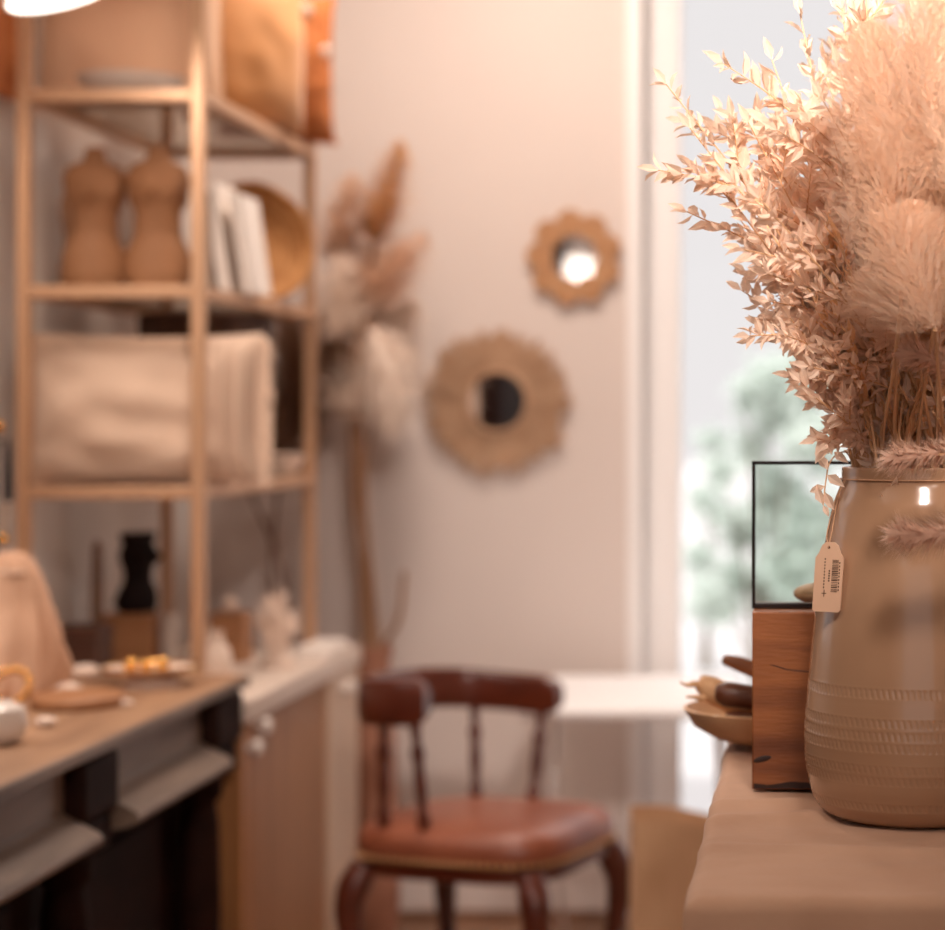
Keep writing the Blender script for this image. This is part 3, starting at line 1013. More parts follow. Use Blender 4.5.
# seat cushion: rounded square, crowned
m = MB()
rings = []
seg = 64
def sq(r, k, p=4.2):
    a = 2 * PI * k / seg
    c, s = math.cos(a), math.sin(a)
    q_ = (abs(c) ** p + abs(s) ** p) ** (-1 / p)
    return r * q_ * c, r * q_ * s
prof = [(.19, -.036), (.202, -.030), (.206, -.012), (.203, .008), (.19, .021), (.15, .030), (.09, .035), (.03, .037), (.001, .037)]
vs, fs = [], []
for (r, z) in prof:
    for k in range(seg):
        x, y = sq(r, k)
        vs.append((x, y, SEATZ + z))
for i in range(len(prof) - 1):
    for k in range(seg):
        k2 = (k + 1) % seg
        fs.append((i * seg + k, i * seg + k2, (i + 1) * seg + k2, (i + 1) * seg + k))
fs.append(tuple(range(seg))[::-1])
m.add(vs, fs)
seat = m.build('seat', M['leather'], ch, local=True)
m = MB()
for k in range(96):
    a = 2 * PI * (k + .5) / 96
    c, s = math.cos(a), math.sin(a)
    q_ = (abs(c) ** 4.2 + abs(s) ** 4.2) ** (-1 / 4.2)
    m.ball((.2035 * q_ * c, .2035 * q_ * s, SEATZ - .029), .0052, 8)
m.build('nail_trim', M['nail'], seat, local=True)
m = MB()
vs, fs = [], []
for (r, z) in ((.186, -.066), (.194, -.063), (.195, -.0365), (.186, -.0362)):
    for k in range(seg):
        x, y = sq(r, k)
        vs.append((x, y, SEATZ + z))
for i in range(3):
    for k in range(seg):
        k2 = (k + 1) % seg
        fs.append((i * seg + k, i * seg + k2, (i + 1) * seg + k2, (i + 1) * seg + k))
fs.append(tuple(range(seg))[::-1]); fs.append(tuple(3 * seg + k for k in range(seg)))
m.add(vs, fs)
m.build('seat_frame', M['chairwood'], ch, local=True)
# cabriole legs
for (sa, sb_) in ((1, 1), (1, -1), (-1, 1), (-1, -1)):
    o = Vector((sa, sb_, 0)).normalized()
    c = Vector((sa * A, sb_ * A, 0))
    z1 = SEATZ - .05
    path = [c + o * (-.004) + Vector((0, 0, z1)), c + o * .022 + Vector((0, 0, z1 - .05)), c + o * .026 + Vector((0, 0, z1 - .10)), c + o * .010 + Vector((0, 0, z1 - .20)),
            c - o * .004 + Vector((0, 0, .08)), c + o * .006 + Vector((0, 0, .03)), c + o * .02 + Vector((0, 0, .012))]
    sp = spline(path, 24)
    rad = [interp([(0, .026), (.12, .030), (.25, .026), (.5, .018), (.8, .0125), (.92, .014), (1, .012)], i / 24) for i in range(25)]
    m = MB().tube(sp, rad, 12)
    m.ball(c + o * .022 + Vector((0, 0, .0125)), .02, 12, (1, 1, .62))
    m.build('leg', M['chairwood'], ch, local=True)
# horseshoe rail
rail = spline([(.045, -.195), (-.05, -.2), (-.145, -.18), (-.198, -.1), (-.208, 0), (-.195, .1), (-.14, .18), (-.04, .2), (.085, .19)] and
              [Vector((a, b, 0)) for a, b in ((-.022, -.195), (-.085, -.2), (-.145, -.18), (-.198, -.1), (-.208, 0), (-.195, .1), (-.14, .18), (-.04, .2), (.06, .19))], 64)
m = MB()
vs, fs = [], []
secN = 16
n = len(rail)
for i, p in enumerate(rail):
    t = (rail[min(i + 1, n - 1)] - rail[max(i - 1, 0)]).normalized()
    nn = Vector((-t.y, t.x, 0))
    u = i / (n - 1)
    zc = interp([(0, .676), (.5, .664), (1, .645)], u)
    hh = interp([(0, .044), (.5, .040), (1, .038)], u)
    tt = .016
    endf = min(1, min(i, n - 1 - i) / 3.0)
    endf = .55 + .45 * math.sqrt(endf)
    for k in range(secN):
        a = 2 * PI * k / secN
        cx, sx = math.cos(a), math.sin(a)
        qx = math.copysign(abs(cx) ** .5, cx)
        qz = math.copysign(abs(sx) ** .5, sx)
        vs.append(p + nn * tt * qx + Vector((0, 0, zc + hh * qz * endf)))
for i in range(n - 1):
    for k in range(secN):
        k2 = (k + 1) % secN
        fs.append((i * secN + k, i * secN + k2, (i + 1) * secN + k2, (i + 1) * secN + k))
fs.append(tuple(range(secN))[::-1]); fs.append(tuple((n - 1) * secN + k for k in range(secN)))
m.add(vs, fs)
m.build('back_rail', M['chairwood'], ch, local=True)
for (a, b, zt, a2, b2) in ((-.115, -.186, .635, -.125, -.168), (-.045, -.198, .635, -.04, -.172), (-.12, .184, .615, -.11, .170), (.02, .195, .610, .01, .172)):
    p0, p1 = Vector((a2, b2, SEATZ + .02)), Vector((a, b, zt))
    pts = [p0.lerp(p1, i / 16) for i in range(17)]
    rad = [interp([(0, .010), (.12, .013), (.2, .008), (.45, .0115), (.62, .009), (.75, .014), (.82, .008), (1, .010)], i / 16) for i in range(17)]
    MB().tube(pts, rad, 10).build('spindle', M['chairwood'], ch, local=True)

# ------------------------------------------------------------------ white side table by the door
wt = root('side_table', 'white side table with thin crossed legs beside the glazed door', 'table', (-.38, 4.78, 0))
m = MB()
m.span((-.60, 4.47, .572), (-.17, 5.08, .592))
m.build('table_top', M['white'], wt, bevel=.006)
for (x, s) in ((-.57, 1), (-.20, -1)):
    for (y0, y1) in ((4.50, 4.98), (5.04, 4.56)):
        MB().tube([(x, y0, .003), (x, y1, .571)], .007, 8).build('leg', M['iron'], wt)
for (y0, y1) in ((4.54, 4.54),):
    MB().tube([(-.57, 4.755, .305), (-.20, 4.755, .305)], .005, 8).build('stretcher', M['iron'], wt)

# ------------------------------------------------------------------ kraft paper bag
kb = root('paper_bag', 'tall brown kraft paper bag on the floor beside the cloth-covered table', 'bag', (-.15, 3.86, 0), math.radians(8))
m = MB()
bw, bd, bh = .34, .17, .485
nx, nz = 14, 20
def bagp(u, v, s):
    x = bw * (u - .5)
    z = bh * v + .012 * math.sin(u * 5 + 1) * v - .02 * u * v
    y = s * (bd / 2) * (1 - .18 * v) + .010 * noise.noise(Vector((u * 3, v * 4, s * 5.0))) * (1 if 0 < u < 1 else 0)
    return Vector((x * (1 - .02 * v), y, z))
vs, fs = [], []
for s in (-1, 1):
    for i in range(nx + 1):
        for j in range(nz + 1):
            vs.append(bagp(i / nx, j / nz, s))
N = (nx + 1) * (nz + 1)
for i in range(nx):
    for j in range(nz):
        a = i * (nz + 1) + j
        fs.append((a, a + nz + 1, a + nz + 2, a + 1))
        fs.append((N + a, N + a + 1, N + a + nz + 2, N + a + nz + 1))
for j in range(nz):
    for i in (0, nx):
        a = i * (nz + 1) + j
        fs.append((a, a + 1, N + a + 1, N + a))
for i in range(nx):
    a = i * (nz + 1)
    fs.append((a, N + a, N + a + nz + 1, a + nz + 1))
m.add(vs, fs)
o = m.build('body', M['kraft'], kb, local=True, smooth=False)
md = o.modifiers.new('paper', 'SOLIDIFY'); md.thickness = .0015

# ------------------------------------------------------------------ cloth-covered table in front
TX0, TX1, TY0, TY1, TZ = -.0965, .62, 1.655, 2.86, .82
tb = root('display_table', 'display table hidden under the beige cloth', 'table', ((TX0 + TX1) / 2, (TY0 + TY1) / 2, 0))
MB().span((TX0 + .012, TY0 + .012, TZ - .034), (TX1 - .012, TY1 - .012, TZ - .0045)).build('table_top', M['tablewood'], tb, bevel=.004)
for x in (TX0 + .06, TX1 - .06):
    for y in (TY0 + .06, TY1 - .06):
        MB().span((x - .025, y - .025, 0), (x + .025, y + .025, TZ - .034)).build('leg', M['tablewood'], tb, bevel=.003)
m = MB()
drop = .16
def fold(s, L):
    """arc length s from one edge's hem to the other -> (pos, fall)"""
    r = .012
    arc = r * PI / 2
    if s < drop:
        return -.0, drop - s + r
    if s < drop + arc:
        a = (s - drop) / r
        return r * (1 - math.cos(a)), r * (1 - math.sin(a))
    flat = L - 2 * r
    if s < drop + arc + flat:
        return r + (s - drop - arc), 0.0
    if s < drop + 2 * arc + flat:
        a = (s - drop - arc - flat) / r
        return L - r + r * math.sin(a), r * (1 - math.cos(a))
    return L, r + (s - drop - 2 * arc - flat)
def samples(L, n):
    r = .012; arc = r * PI / 2; flat = L - 2 * r
    out = [drop * i / 8 for i in range(8)] + [drop + arc * i / 5 for i in range(5)] + [drop + arc + flat * i / n for i in range(n)]
    out += [drop + arc + flat + arc * i / 5 for i in range(5)] + [drop + 2 * arc + flat + drop * i / 8 for i in range(9)]
    return out
LX, LY = TX1 - TX0, TY1 - TY0
su, sv = samples(LX, 90), samples(LY, 150)
vs, fs = [], []
for s in su:
    x, fx = fold(s, LX)
    for t in sv:
        y, fy = fold(t, LY)
        fall = max(fx, fy) if min(fx, fy) < .012 else max(fx, fy)
        X, Y = TX0 + x, TY0 + y
        wz = 0.0
        if fall < .012:
            # soft creases running across the cloth
            wz = .0016 * noise.noise(Vector((X * 5, Y * 26, 1))) + .0009 * noise.noise(Vector((X * 14 + Y * 9, Y * 30, 4)))
            k = math.exp(-((Y - 1.99 - .25 * (X - .0)) / .018) ** 2) * .007 * math.exp(-max(0, X - .02) * 10)
            k += math.exp(-((Y - 2.06 - .12 * X) / .014) ** 2) * .006 * math.exp(-max(0, X + .02) * 14)
            k += math.exp(-((Y - 1.84 + .10 * X) / .014) ** 2) * .0045
            wz = max(-.003, wz) + k
        bul = .006 * noise.noise(Vector((X * 6, Y * 7, fall * 6))) * min(1, fall / .05)
        jag = .004 * noise.noise(Vector((Y * 9, 3, 0)))
        ox = (-1 if x < LX / 2 else 1) if fx > .004 else 0
        oy = (-1 if y < LY / 2 else 1) if fy > .004 else 0
        vs.append((X + ox * (abs(bul) + .001) + (jag if fx > .002 else 0), Y + oy * (abs(bul) + .001), TZ + wz - fall))
nv = len(sv)
for i in range(len(su) - 1):
    for j in range(nv - 1):
        a = i * nv + j
        fs.append((a, a + nv, a + nv + 1, a + 1))
m.add(vs, fs)
o = m.build('tablecloth', M['cloth'], angle=80)
md = o.modifiers.new('weave', 'SOLIDIFY'); md.thickness = .0016; md.offset = -1
centre(o)
tag(o, 'plain beige tablecloth with soft creases draped over the near table', 'tablecloth')

# ------------------------------------------------------------------ stoneware vase
VX, VY = .0975, 2.005
vk = [(0, 88), (4, 98), (14, 106), (34, 112), (58, 115.6), (80, 116), (105, 114.5), (135, 111.5), (175, 108), (215, 103.5), (255, 98), (290, 91.5), (310, 86.5), (322, 81.5), (330, 78.6), (336, 78), (341, 78.8), (345, 77.5)]
S = 1 / 1097.0
def vr(zp):
    for (a, ra), (b, rb) in zip(vk, vk[1:]):
        if zp <= b:
            return ra + (rb - ra) * (zp - a) / (b - a)
    return vk[-1][1]
rows = [(130, 5.0, 0), (102, 4.6, .5), (90, 4.6, .0), (79, 4.6, .5), (58, 4.4, 0), (47, 4.4, .5), (21, 4.0, .2)]
zs = []
z = 0.0
while z < 345:
    zs.append(z)
    near = any(abs(z - rz) < 8 for rz, _, _ in rows)
    z += 0.9 if near else 3.2
zs.append(345)
SEGV = 600
NT = 118
vs, fs = [], []
for zp in zs:
    # smooth profile by averaging
    r0 = (vr(max(0, zp - 3)) + 2 * vr(zp) + vr(min(345, zp + 3))) / 4
    active = [(rz, hw, ph) for rz, hw, ph in rows if abs(zp - rz) < 7]
    for k in range(SEGV):
        a = 2 * PI * k / SEGV
        r = r0
        for rz, hw, ph in active:
            sl = (zp - rz) / hw
            if abs(sl) < 1.35:
                c = (a / (2 * PI) * NT + ph + sl * .16) % 1.0
                tick = max(0, 1 - abs(c - .5) / .22)
                tick = tick * tick * (3 - 2 * tick)
                env = max(0, 1 - abs(sl) ** 4) if abs(sl) < 1 else 0
                r -= 1.0 * tick * env
                r += .08 * math.exp(-((abs(sl) - 1.1) / .25) ** 2)
        r += .25 * noise.noise(Vector((math.cos(a) * 2, math.sin(a) * 2, zp * .02)))
        vs.append((r * S * math.cos(a), r * S * math.sin(a), zp * S))
# inner wall
for zp, ri in ((345.5, 75), (341, 72.5), (334, 72), (320, 76), (280, 88), (200, 97), (60, 106), (12, 96)):
    for k in range(SEGV):
        a = 2 * PI * k / SEGV
        vs.append((ri * S * math.cos(a), ri * S * math.sin(a), zp * S))
NR = len(zs) + 8
for i in range(NR - 1):
    for k in range(SEGV):
        k2 = (k + 1) % SEGV
        fs.append((i * SEGV + k, i * SEGV + k2, (i + 1) * SEGV + k2, (i + 1) * SEGV + k))
fs.append(tuple(range(SEGV))[::-1])
fs.append(tuple((NR - 1) * SEGV + k for k in range(SEGV)))
m = MB().add(vs, fs)
o = m.build('stoneware_vase', M['vase'], angle=75)
o.location = (VX, VY, TZ + .003)
tag(o, 'tall beige glazed vase with rows of pressed marks holding the bouquet', 'vase')
NECK = TZ + .003 + 345 * S

# price tag on a string
tg0 = P(828.5, 577, 1.945)
tg = root('price_tag', 'small beige price tag with barcode hanging from the vase neck', 'tag', tg0)
ang = math.radians(-30)
ux = Vector((math.cos(ang), math.sin(ang), 0))
un = Vector((math.sin(ang), -math.cos(ang), 0))
uz = (Vector((0, 0, 1)) + ux * .075).normalized()
W, Hh = .0285, .062
def tp_(u, v, o_=0):
    return tg0 + ux * u + uz * v + un * o_
m = MB()
outline = [(-W / 2 + .002, -Hh / 2), (W / 2 - .002, -Hh / 2), (W / 2, -Hh / 2 + .002), (W / 2, Hh / 2 - .014), (W / 2 - .003, Hh / 2 - .010), (W / 2 - .006, Hh / 2 - .003), (W / 2 - .010, Hh / 2),
           (-W / 2 + .010, Hh / 2), (-W / 2 + .006, Hh / 2 - .003), (-W / 2 + .003, Hh / 2 - .010), (-W / 2, Hh / 2 - .014), (-W / 2, -Hh / 2 + .002)]
n = len(outline)
m.add([tp_(u, v, .0006) for u, v in outline] + [tp_(u, v, -.0006) for u, v in outline],
      [tuple(range(n)), tuple(range(2 * n - 1, n - 1, -1))] + [(k, k + n, (k + 1) % n + n, (k + 1) % n) for k in range(n)])
m.build('card', M['tag'], tg, smooth=False)
m = MB()
def ink(u0, u1, v0, v1):
    m.add([tp_(u0, v0, .0007), tp_(u1, v0, .0007), tp_(u1, v1, .0007), tp_(u0, v1, .0007), tp_(u0, v0, .0009), tp_(u1, v0, .0009), tp_(u1, v1, .0009), tp_(u0, v1, .0009)],
          [(4, 5, 6, 7), (0, 3, 2, 1), (0, 1, 5, 4), (1, 2, 6, 5), (2, 3, 7, 6), (3, 0, 4, 7)])
rr = random.Random(2)
v = -.013
while v < .015:
    h_ = rr.choice((.0004, .0006, .0009))
    ink(.0035, .0098, v, v + h_)
    v += h_ + rr.choice((.0005, .0007, .0011))
m.build('barcode', M['ink'], tg, smooth=False)
m = MB()
for k in range(9):                      # digits beside the bars, too small to read
    ink(.0105, .0115, -.012 + k * .003, -.0104 + k * .003)
for k in range(5):
    ink(.0002, .0016, -.004 + k * .0022, -.0026 + k * .0022)
for k in range(10):
    ink(-.0045, -.0034, -.010 + k * .0028, -.0085 + k * .0028)
ink(-.0035, -.0028, -.0175, -.0115); ink(-.0055, -.0008, -.0148, -.0142)
m.build('print', M['ink'], tg, smooth=False)
m = MB()
hole = tp_(-.001, Hh / 2 - .0045, .0008)
m.lathe([(.0004, 0), (.0012, 0), (.0012, .0003), (.0004, .0003)], 12, hole, Vector((0, 0, 1)).rotation_difference(un).to_matrix())
m.build('hole', M['ink'], tg, smooth=False)
def neckpt(px, zp, extra=.0012):
    # a point on the front of the vase at pixel column px and height zp above its foot
    r = vr(zp) * S + extra
    X = (px - 813) / F * (VY - .05)
    dx = max(-r, min(r, X - VX))
    return Vector((VX + dx, VY - math.sqrt(max(0, r * r - dx * dx)), TZ + .003 + zp * S))
pts = [hole + un * .001, neckpt(832, 282, .004), neckpt(839, 318, .002), neckpt(846, 333, .0015)]
pts2 = [hole + un * .001, neckpt(827.5, 282, .004), neckpt(838, 318, .002), neckpt(845, 333, .0015)]
m = MB().tube(spline(pts, 12), .0006, 5)
m.tube(spline(pts2, 12), .0006, 5)
loop = [Vector((VX + (vr(333) * S + .0016) * math.cos(2 * PI * k / 60), VY + (vr(333) * S + .0016) * math.sin(2 * PI * k / 60), TZ + .003 + 333 * S)) for k in range(61)]
m.tube(loop, .0006, 5)
m.build('string', M['string'], tg)

# ------------------------------------------------------------------ bouquet
VC = Vector((VX, VY, NECK))


def branch_path(tip, ang, rin, bow):
    base = VC + Vector((rin * math.cos(ang), rin * math.sin(ang), -.17)) * 1
    base = Vector((VX + rin * .5 * math.cos(ang), VY + rin * .5 * math.sin(ang), NECK - .16))
    mouth = Vector((VX + rin * math.cos(ang), VY + rin * math.sin(ang), NECK + .004))
    v = tip - mouth
    k1 = mouth + Vector((v.x * .22, v.y * .22, v.z * .36)) + bow
    k2 = mouth + Vector((v.x * .56, v.y * .56, v.z * .68)) + bow
    return spline([base, mouth, k1, k2, tip], 30)


def ruscus(tip, ang, rin, rr, label, nleaf=120, LL=.0165, start=.30, spread=1.0, bow=Vector((0, 0, 0)), group='bleached ruscus branches in the vase'):
    path = branch_path(tip, ang, rin, bow)
    rt = root('ruscus_branch', label, 'dried branch', path[7], 0, group)
    st, lf = MB(), MB()
    st.tube(path, [.0019 - .0013 * i / 30 for i in range(31)], 5)
    lens = 30
    twigs = [(path, start, 1.0)]
    ntw = rr.randint(5, 8)
    for k in range(ntw):
        t = start + (.96 - start) * (k + rr.random()) / ntw
        i = min(int(t * lens), lens - 1)
        p = path[i]
        tan = (path[i + 1] - path[max(0, i - 1)]).normalized()
        side = Vector((rr.gauss(0, 1), rr.gauss(0, 1), rr.gauss(0, .7)))
        side = (side - tan * side.dot(tan)).normalized()
        L = rr.uniform(.05, .105) * (1.1 - .5 * t) * spread
        q0 = p
        q1 = p + (tan * .8 + side * .6) * L * .5
        q2 = p + (tan * .95 + side * .75 + Vector((0, 0, -.05))) * L
        tw = spline([q0, q1, q2], 8)
        st.tube(tw, [.0010 - .0005 * j / 8 for j in range(9)], 4)
        twigs.append((tw, .1, .45))
    tot = sum(w for _, _, w in twigs)
    for (pt, s0, w) in twigs:
        cnt = max(6, int(nleaf * w / tot))
        nseg = len(pt) - 1
        for k in range(cnt):
            t = s0 + (1 - s0) * (k + rr.random() * .8) / cnt
            i = min(int(t * nseg), nseg - 1)
            p = pt[i].lerp(pt[i + 1], t * nseg - i)
            tan = (pt[i + 1] - pt[i]).normalized()
            side = Vector((rr.gauss(0, 1), rr.gauss(0, 1), rr.gauss(0, 1)))
            side = (side - tan * side.dot(tan)).normalized()
            d = (tan * rr.uniform(.35, 1.0) + side * rr.uniform(.5, 1.0)).normalized()
            L = LL * rr.uniform(.65, 1.25)
            lf.leaf(p, d, Vector((rr.gauss(0, 1), rr.gauss(-.6, 1), rr.gauss(.3, 1))), L, L * rr.uniform(.34, .5))
        # a tip leaf
        lf.leaf(pt[-1], (pt[-1] - pt[-2]), Vector((0, -1, .3)), LL * 1.1, LL * .42)
    st.build('stem', M['rstem'], rt)
    lf.build('leaves', M['ruscus'], rt, smooth=False)
    return rt


RB = random.Random(77)
tips = [  # tip pixel, depth, label for the ones that stand out
    (666, 84, 1.98, 'bleached ruscus branch reaching furthest towards the door'),
    (690, 128, 1.90, 'bleached ruscus branch just inside the furthest reaching one'),
    (722, 112, 2.06, 'bleached ruscus branch with a gap of sky above it'),
    (748, 122, 1.95, 'bleached ruscus branch below the sky notch of the bouquet'),
    (775, 108, 2.08, 'bleached ruscus branch under the tall leafy one'),
    (772, 60, 2.00, 'tall leafy ruscus branch with big leaves beside the sky notch'),
    (800, 14, 2.03, 'tall ruscus branch topping the bouquet at the sky notch'),
    (842, 8, 1.96, 'tall ruscus branch inside the bouquet top'),
    (716, 178, 1.92, 'ruscus branch on the lower door side of the bouquet'),
    (742, 222, 2.05, 'ruscus branch bending low over the door side'),
    (768, 262, 1.97, 'short ruscus branch low on the door side with hanging leaves'),
    (790, 318, 1.94, 'shortest ruscus branch above the black picture frame'),
    (806, 366, 1.97, 'short ruscus branch low over the corner of the black frame'),
    (816, 398, 1.93, 'small ruscus branch just above the hanging sprig'),
    (830, 424, 1.96, 'smallest ruscus branch at the vase rim over the sprig'),
    (822, 345, 1.90, 'front ruscus branch low between the stalks and the frame')]
for i, (x, y, d, lb) in enumerate(tips):
    a = PI + RB.uniform(-.9, .9)
    ruscus(P(x, y, d), a, RB.uniform(.035, .062), RB, lb, nleaf=(150 if i in (5, 6) else 230 if i < 12 else 110), LL=.0175 if i not in (5, 6) else .021, start=(.30 if i < 12 else .12) + RB.uniform(-.05, .05), spread=1.0 if i < 12 else .45)
for i in range(62):
    # dense body of the bouquet
    x = RB.uniform(735, 1100)
    d = VY + RB.uniform(-.17, .17)
    top = 150 - (x - 735) * .75 if x < 830 else 20 - (x - 830) * .25
    y = top + RB.random() ** 1.5 * 230 - (30 if x > 850 else 0)
    a = RB.uniform(0, 2 * PI)
    ruscus(P(x, y, d), a, RB.uniform(.008, .060), RB, 'bleached peach ruscus branch packed in the dense heart of the bouquet', nleaf=240, LL=.0175, start=.24 + RB.uniform(-.04, .08))
# small sprig hanging over the rim
rr = random.Random(5)
path = spline([(VX - .045, VY - .02, NECK - .05), P(852, 462, 1.985), P(842, 452, 1.975), P(830, 462, 1.97), P(826, 480, 1.97), P(823, 505, 1.97)], 24)
rt = root('ruscus_branch', 'small ruscus sprig hanging over the vase rim before the black frame', 'dried branch', path[6], 0, 'bleached ruscus branches in the vase')
MB().tube(path, .0007, 5).build('stem', M['rstem'], rt)
m = MB()
for (x, y, dx, dy, L) in ((838, 446, 4, -12, .018), (832, 455, -6, -14, .022), (828, 470, -12, -16, .02), (827, 475, 9, 6, .02), (825, 486, -10, 4, .016), (825, 492, 7, 14, .019), (822, 504, -4, -14, .018), (823, 505, 4, 8, .012), (834, 452, 8, 6, .017)):
    p = P(x, y, 1.968)
    m.leaf(p, Vector((dx, rr.uniform(-4, 4), -dy)), Vector((rr.uniform(-.5, .5), -1, .2)), L, L * .48)
m.build('leaves', M['ruscus'], rt, smooth=False)
# fine bare stalks crowding the vase mouth
for i in range(90):
    a = RB.uniform(.9 * PI, 2.1 * PI)
    rin = RB.uniform(.02, .066)
    x = RB.uniform(815, 1030)
    tip = P(x, RB.uniform(210, 330), VY + RB.uniform(-.12, .12))
    path = branch_path(tip, a, rin, Vector((0, 0, 0)))
    rt = root('dried_stalk', 'thin golden dried stalk rising from the vase mouth', 'stalk', path[7], 0, 'golden stalks in the vase mouth')
    MB().tube(path, [.0021 - .0012 * k / 30 for k in range(31)], 5).build('stem', M['rstem'], rt)
    m = MB()
    for k in range(44):
        t = RB.uniform(.26, 1)
        j = min(int(t * 30), 29)
        tan = (path[j + 1] - path[j]).normalized()
        side = Vector((RB.gauss(0, 1), RB.gauss(0, 1), RB.gauss(0, 1)))
        m.leaf(path[j], tan * 1.3 + side.normalized() * .5, side, RB.uniform(.014, .030), .0045)
    m.build('husks', M['husk'], rt, smooth=False)
# soft peach plumes
for i, (x0, y0, x1, y1, d, r_, lb) in enumerate((
        (915, 330, 880, 268, 1.88, .040, 'soft peach plume low in the bouquet above the blush tail grass'),
        (940, 230, 925, 60, 1.90, .05, 'tall soft peach plume on the front of the bouquet'),
        (960, 330, 980, 130, 1.87, .05, 'tall soft peach plume at the photo edge'),
        (905, 170, 872, 20, 1.80, .055, 'wide soft peach plume over the leafy top of the bouquet'),
        (950, 190, 930, -20, 1.76, .065, 'widest soft peach plume, nearest of all at the bouquet top'),
        (905, 262, 888, 110, 1.80, .055, 'soft peach plume filling the middle between the front plumes'),
        (935, 330, 915, 200, 1.77, .055, 'soft peach plume hanging lowest at the front of the bouquet'))):
    a, b = P(x0, y0, d), P(x1, y1, d)
    ang = RB.uniform(PI * 1.2, PI * 1.8)
    mouth = Vector((VX + .045 * math.cos(ang), VY + .045 * math.sin(ang), NECK + .004))
    base = Vector((VX + .02 * math.cos(ang), VY + .02 * math.sin(ang), NECK - .15))
    rt = root('soft_plume', lb, 'plume', mouth, 0, 'soft plumes in the bouquet')
    MB().tube(spline([base, mouth, mouth.lerp(a, .5) + Vector((0, -.01, 0)), a], 16), .0016, 5).build('stem', M['rstem'], rt)
    mb, _ = plume_mb([a, (a + b) / 2 + Vector((-.01, 0, .005)), b], r_, 5200, 90 + i, .022, .0004, .3)
    mb.build('plume', M['plume'], rt, smooth=False)
# bristly tail grasses drooping on the right
for i, (tip, mid, end, d, lb) in enumerate((((908, 352), (935, 360), (985, 388), 1.87, 'upper bristly blush tail grass beside the stalks'),
                                            ((893, 458), (925, 455), (985, 440), 1.84, 'middle bristly blush tail grass lying over the vase rim'),
                                            ((898, 534), (930, 535), (985, 520), 1.83, 'lower bristly blush tail grass hanging before the vase shoulder'))):
    t_, a, b = P(*tip, d), P(*mid, d), P(*end, d)
    mouth = Vector((VX + .055, VY - .03 + .012 * i, NECK + .004))
    far = P(1020, (300, 330, 380)[i], 1.88)
    rt = root('tail_grass', lb, 'dried grass', mouth, 0, 'bristly tail grasses in the vase')
    MB().tube(spline([(VX + .03, VY - .01, NECK - .12), mouth, far, b, a, t_], 30), .0011, 5).build('stem', M['rstem'], rt)
    m = MB()
    rr = random.Random(200 + i)
    pts = spline([b, a, t_], 24)
    for k in range(1000):
        t = rr.random()
        j = min(int(t * 24), 23)
        p = pts[j].lerp(pts[j + 1], t * 24 - j)
        tan = (pts[j + 1] - pts[j]).normalized()
        side = Vector((rr.gauss(0, 1), rr.gauss(0, 1), rr.gauss(0, 1)))
        side = (side - tan * side.dot(tan)).normalized()
        dd = (tan * rr.uniform(.35, .9) + side * (1.0 if t < .93 else .5)).normalized()
        m.hair(p, dd, tan.cross(side), rr.uniform(.018, .030) * (1.0 if t < .9 else .8), .0006, side.cross(tan) * rr.uniform(-.005, .005) + Vector((0, 0, -.002)))
    m.build('bristles', M['tail'], rt, smooth=False)

# ------------------------------------------------------------------ wooden block, picture frame, bowl
BX0 = -.0589
m = MB().span((BX0, 2.123, TZ + .0035), (.10, 2.245, .9947))
blk = root('wooden_block', 'dark walnut block standing behind the vase under the black frame', 'block', (.02, 2.184, TZ + .0035))
m.build('body', M['block'], blk, bevel=.0015)
m = MB()
m.ball((BX0 + .010, 2.1225, TZ + .033), .009, 14, (1.0, .05, .32), Matrix.Rotation(-.25, 3, 'Y'))
m.tube([(BX0 + .018, 2.1228, TZ + .124), (BX0 + .035, 2.1228, TZ + .119), (BX0 + .056, 2.1228, TZ + .117)], .0005, 5)
m.build('knot', M['blockdark'], blk)
m = MB()
vs = []
for k in range(25):
    x = BX0 + .0015 + .155 * k / 24
    vs += [(x, 2.1224, TZ + .0045), (x, 2.1224, TZ + .0085 + .0022 * noise.noise(Vector((x * 60, 0, 0))) + .003 * math.exp(-((x - BX0 - .05) / .02) ** 2))]
m.add(vs, [(2 * k, 2 * k + 2, 2 * k + 3, 2 * k + 1) for k in range(24)])
m.build('bark_edge', M['blockdark'], blk)
FX0, FX1, FZ0, FZ1, FY = -.0601, .092, .9950, 1.1396, 2.165
pf_ = root('picture_frame', 'slim black steel frame with clear glass on the walnut block', 'frame', ((FX0 + FX1) / 2, FY, FZ0))
m = MB()
w = .0034
m.span((FX0, FY - .006, FZ0), (FX1, FY + .006, FZ0 + w + .0016))
m.span((FX0, FY - .006, FZ1 - w), (FX1, FY + .006, FZ1))
m.span((FX0, FY - .006, FZ0 + w), (FX0 + w, FY + .006, FZ1 - w))
m.span((FX1 - w, FY - .006, FZ0 + w), (FX1, FY + .006, FZ1 - w))
m.build('frame_bars', M['blacksteel'], pf_, bevel=.0006)
MB().span((FX0 + w, FY - .0012, FZ0 + w), (FX1 - w, FY + .0012, FZ1 - w)).build('glass', M['frameglass'], pf_)
m = MB().ball((.006, 2.214, .9947 + .0108), .0225, 24, (1.15, .9, .48))
thing(m, 'wooden_pebble', M['bowl'], 'rounded light wood pebble on the block behind the glass frame', 'pebble')

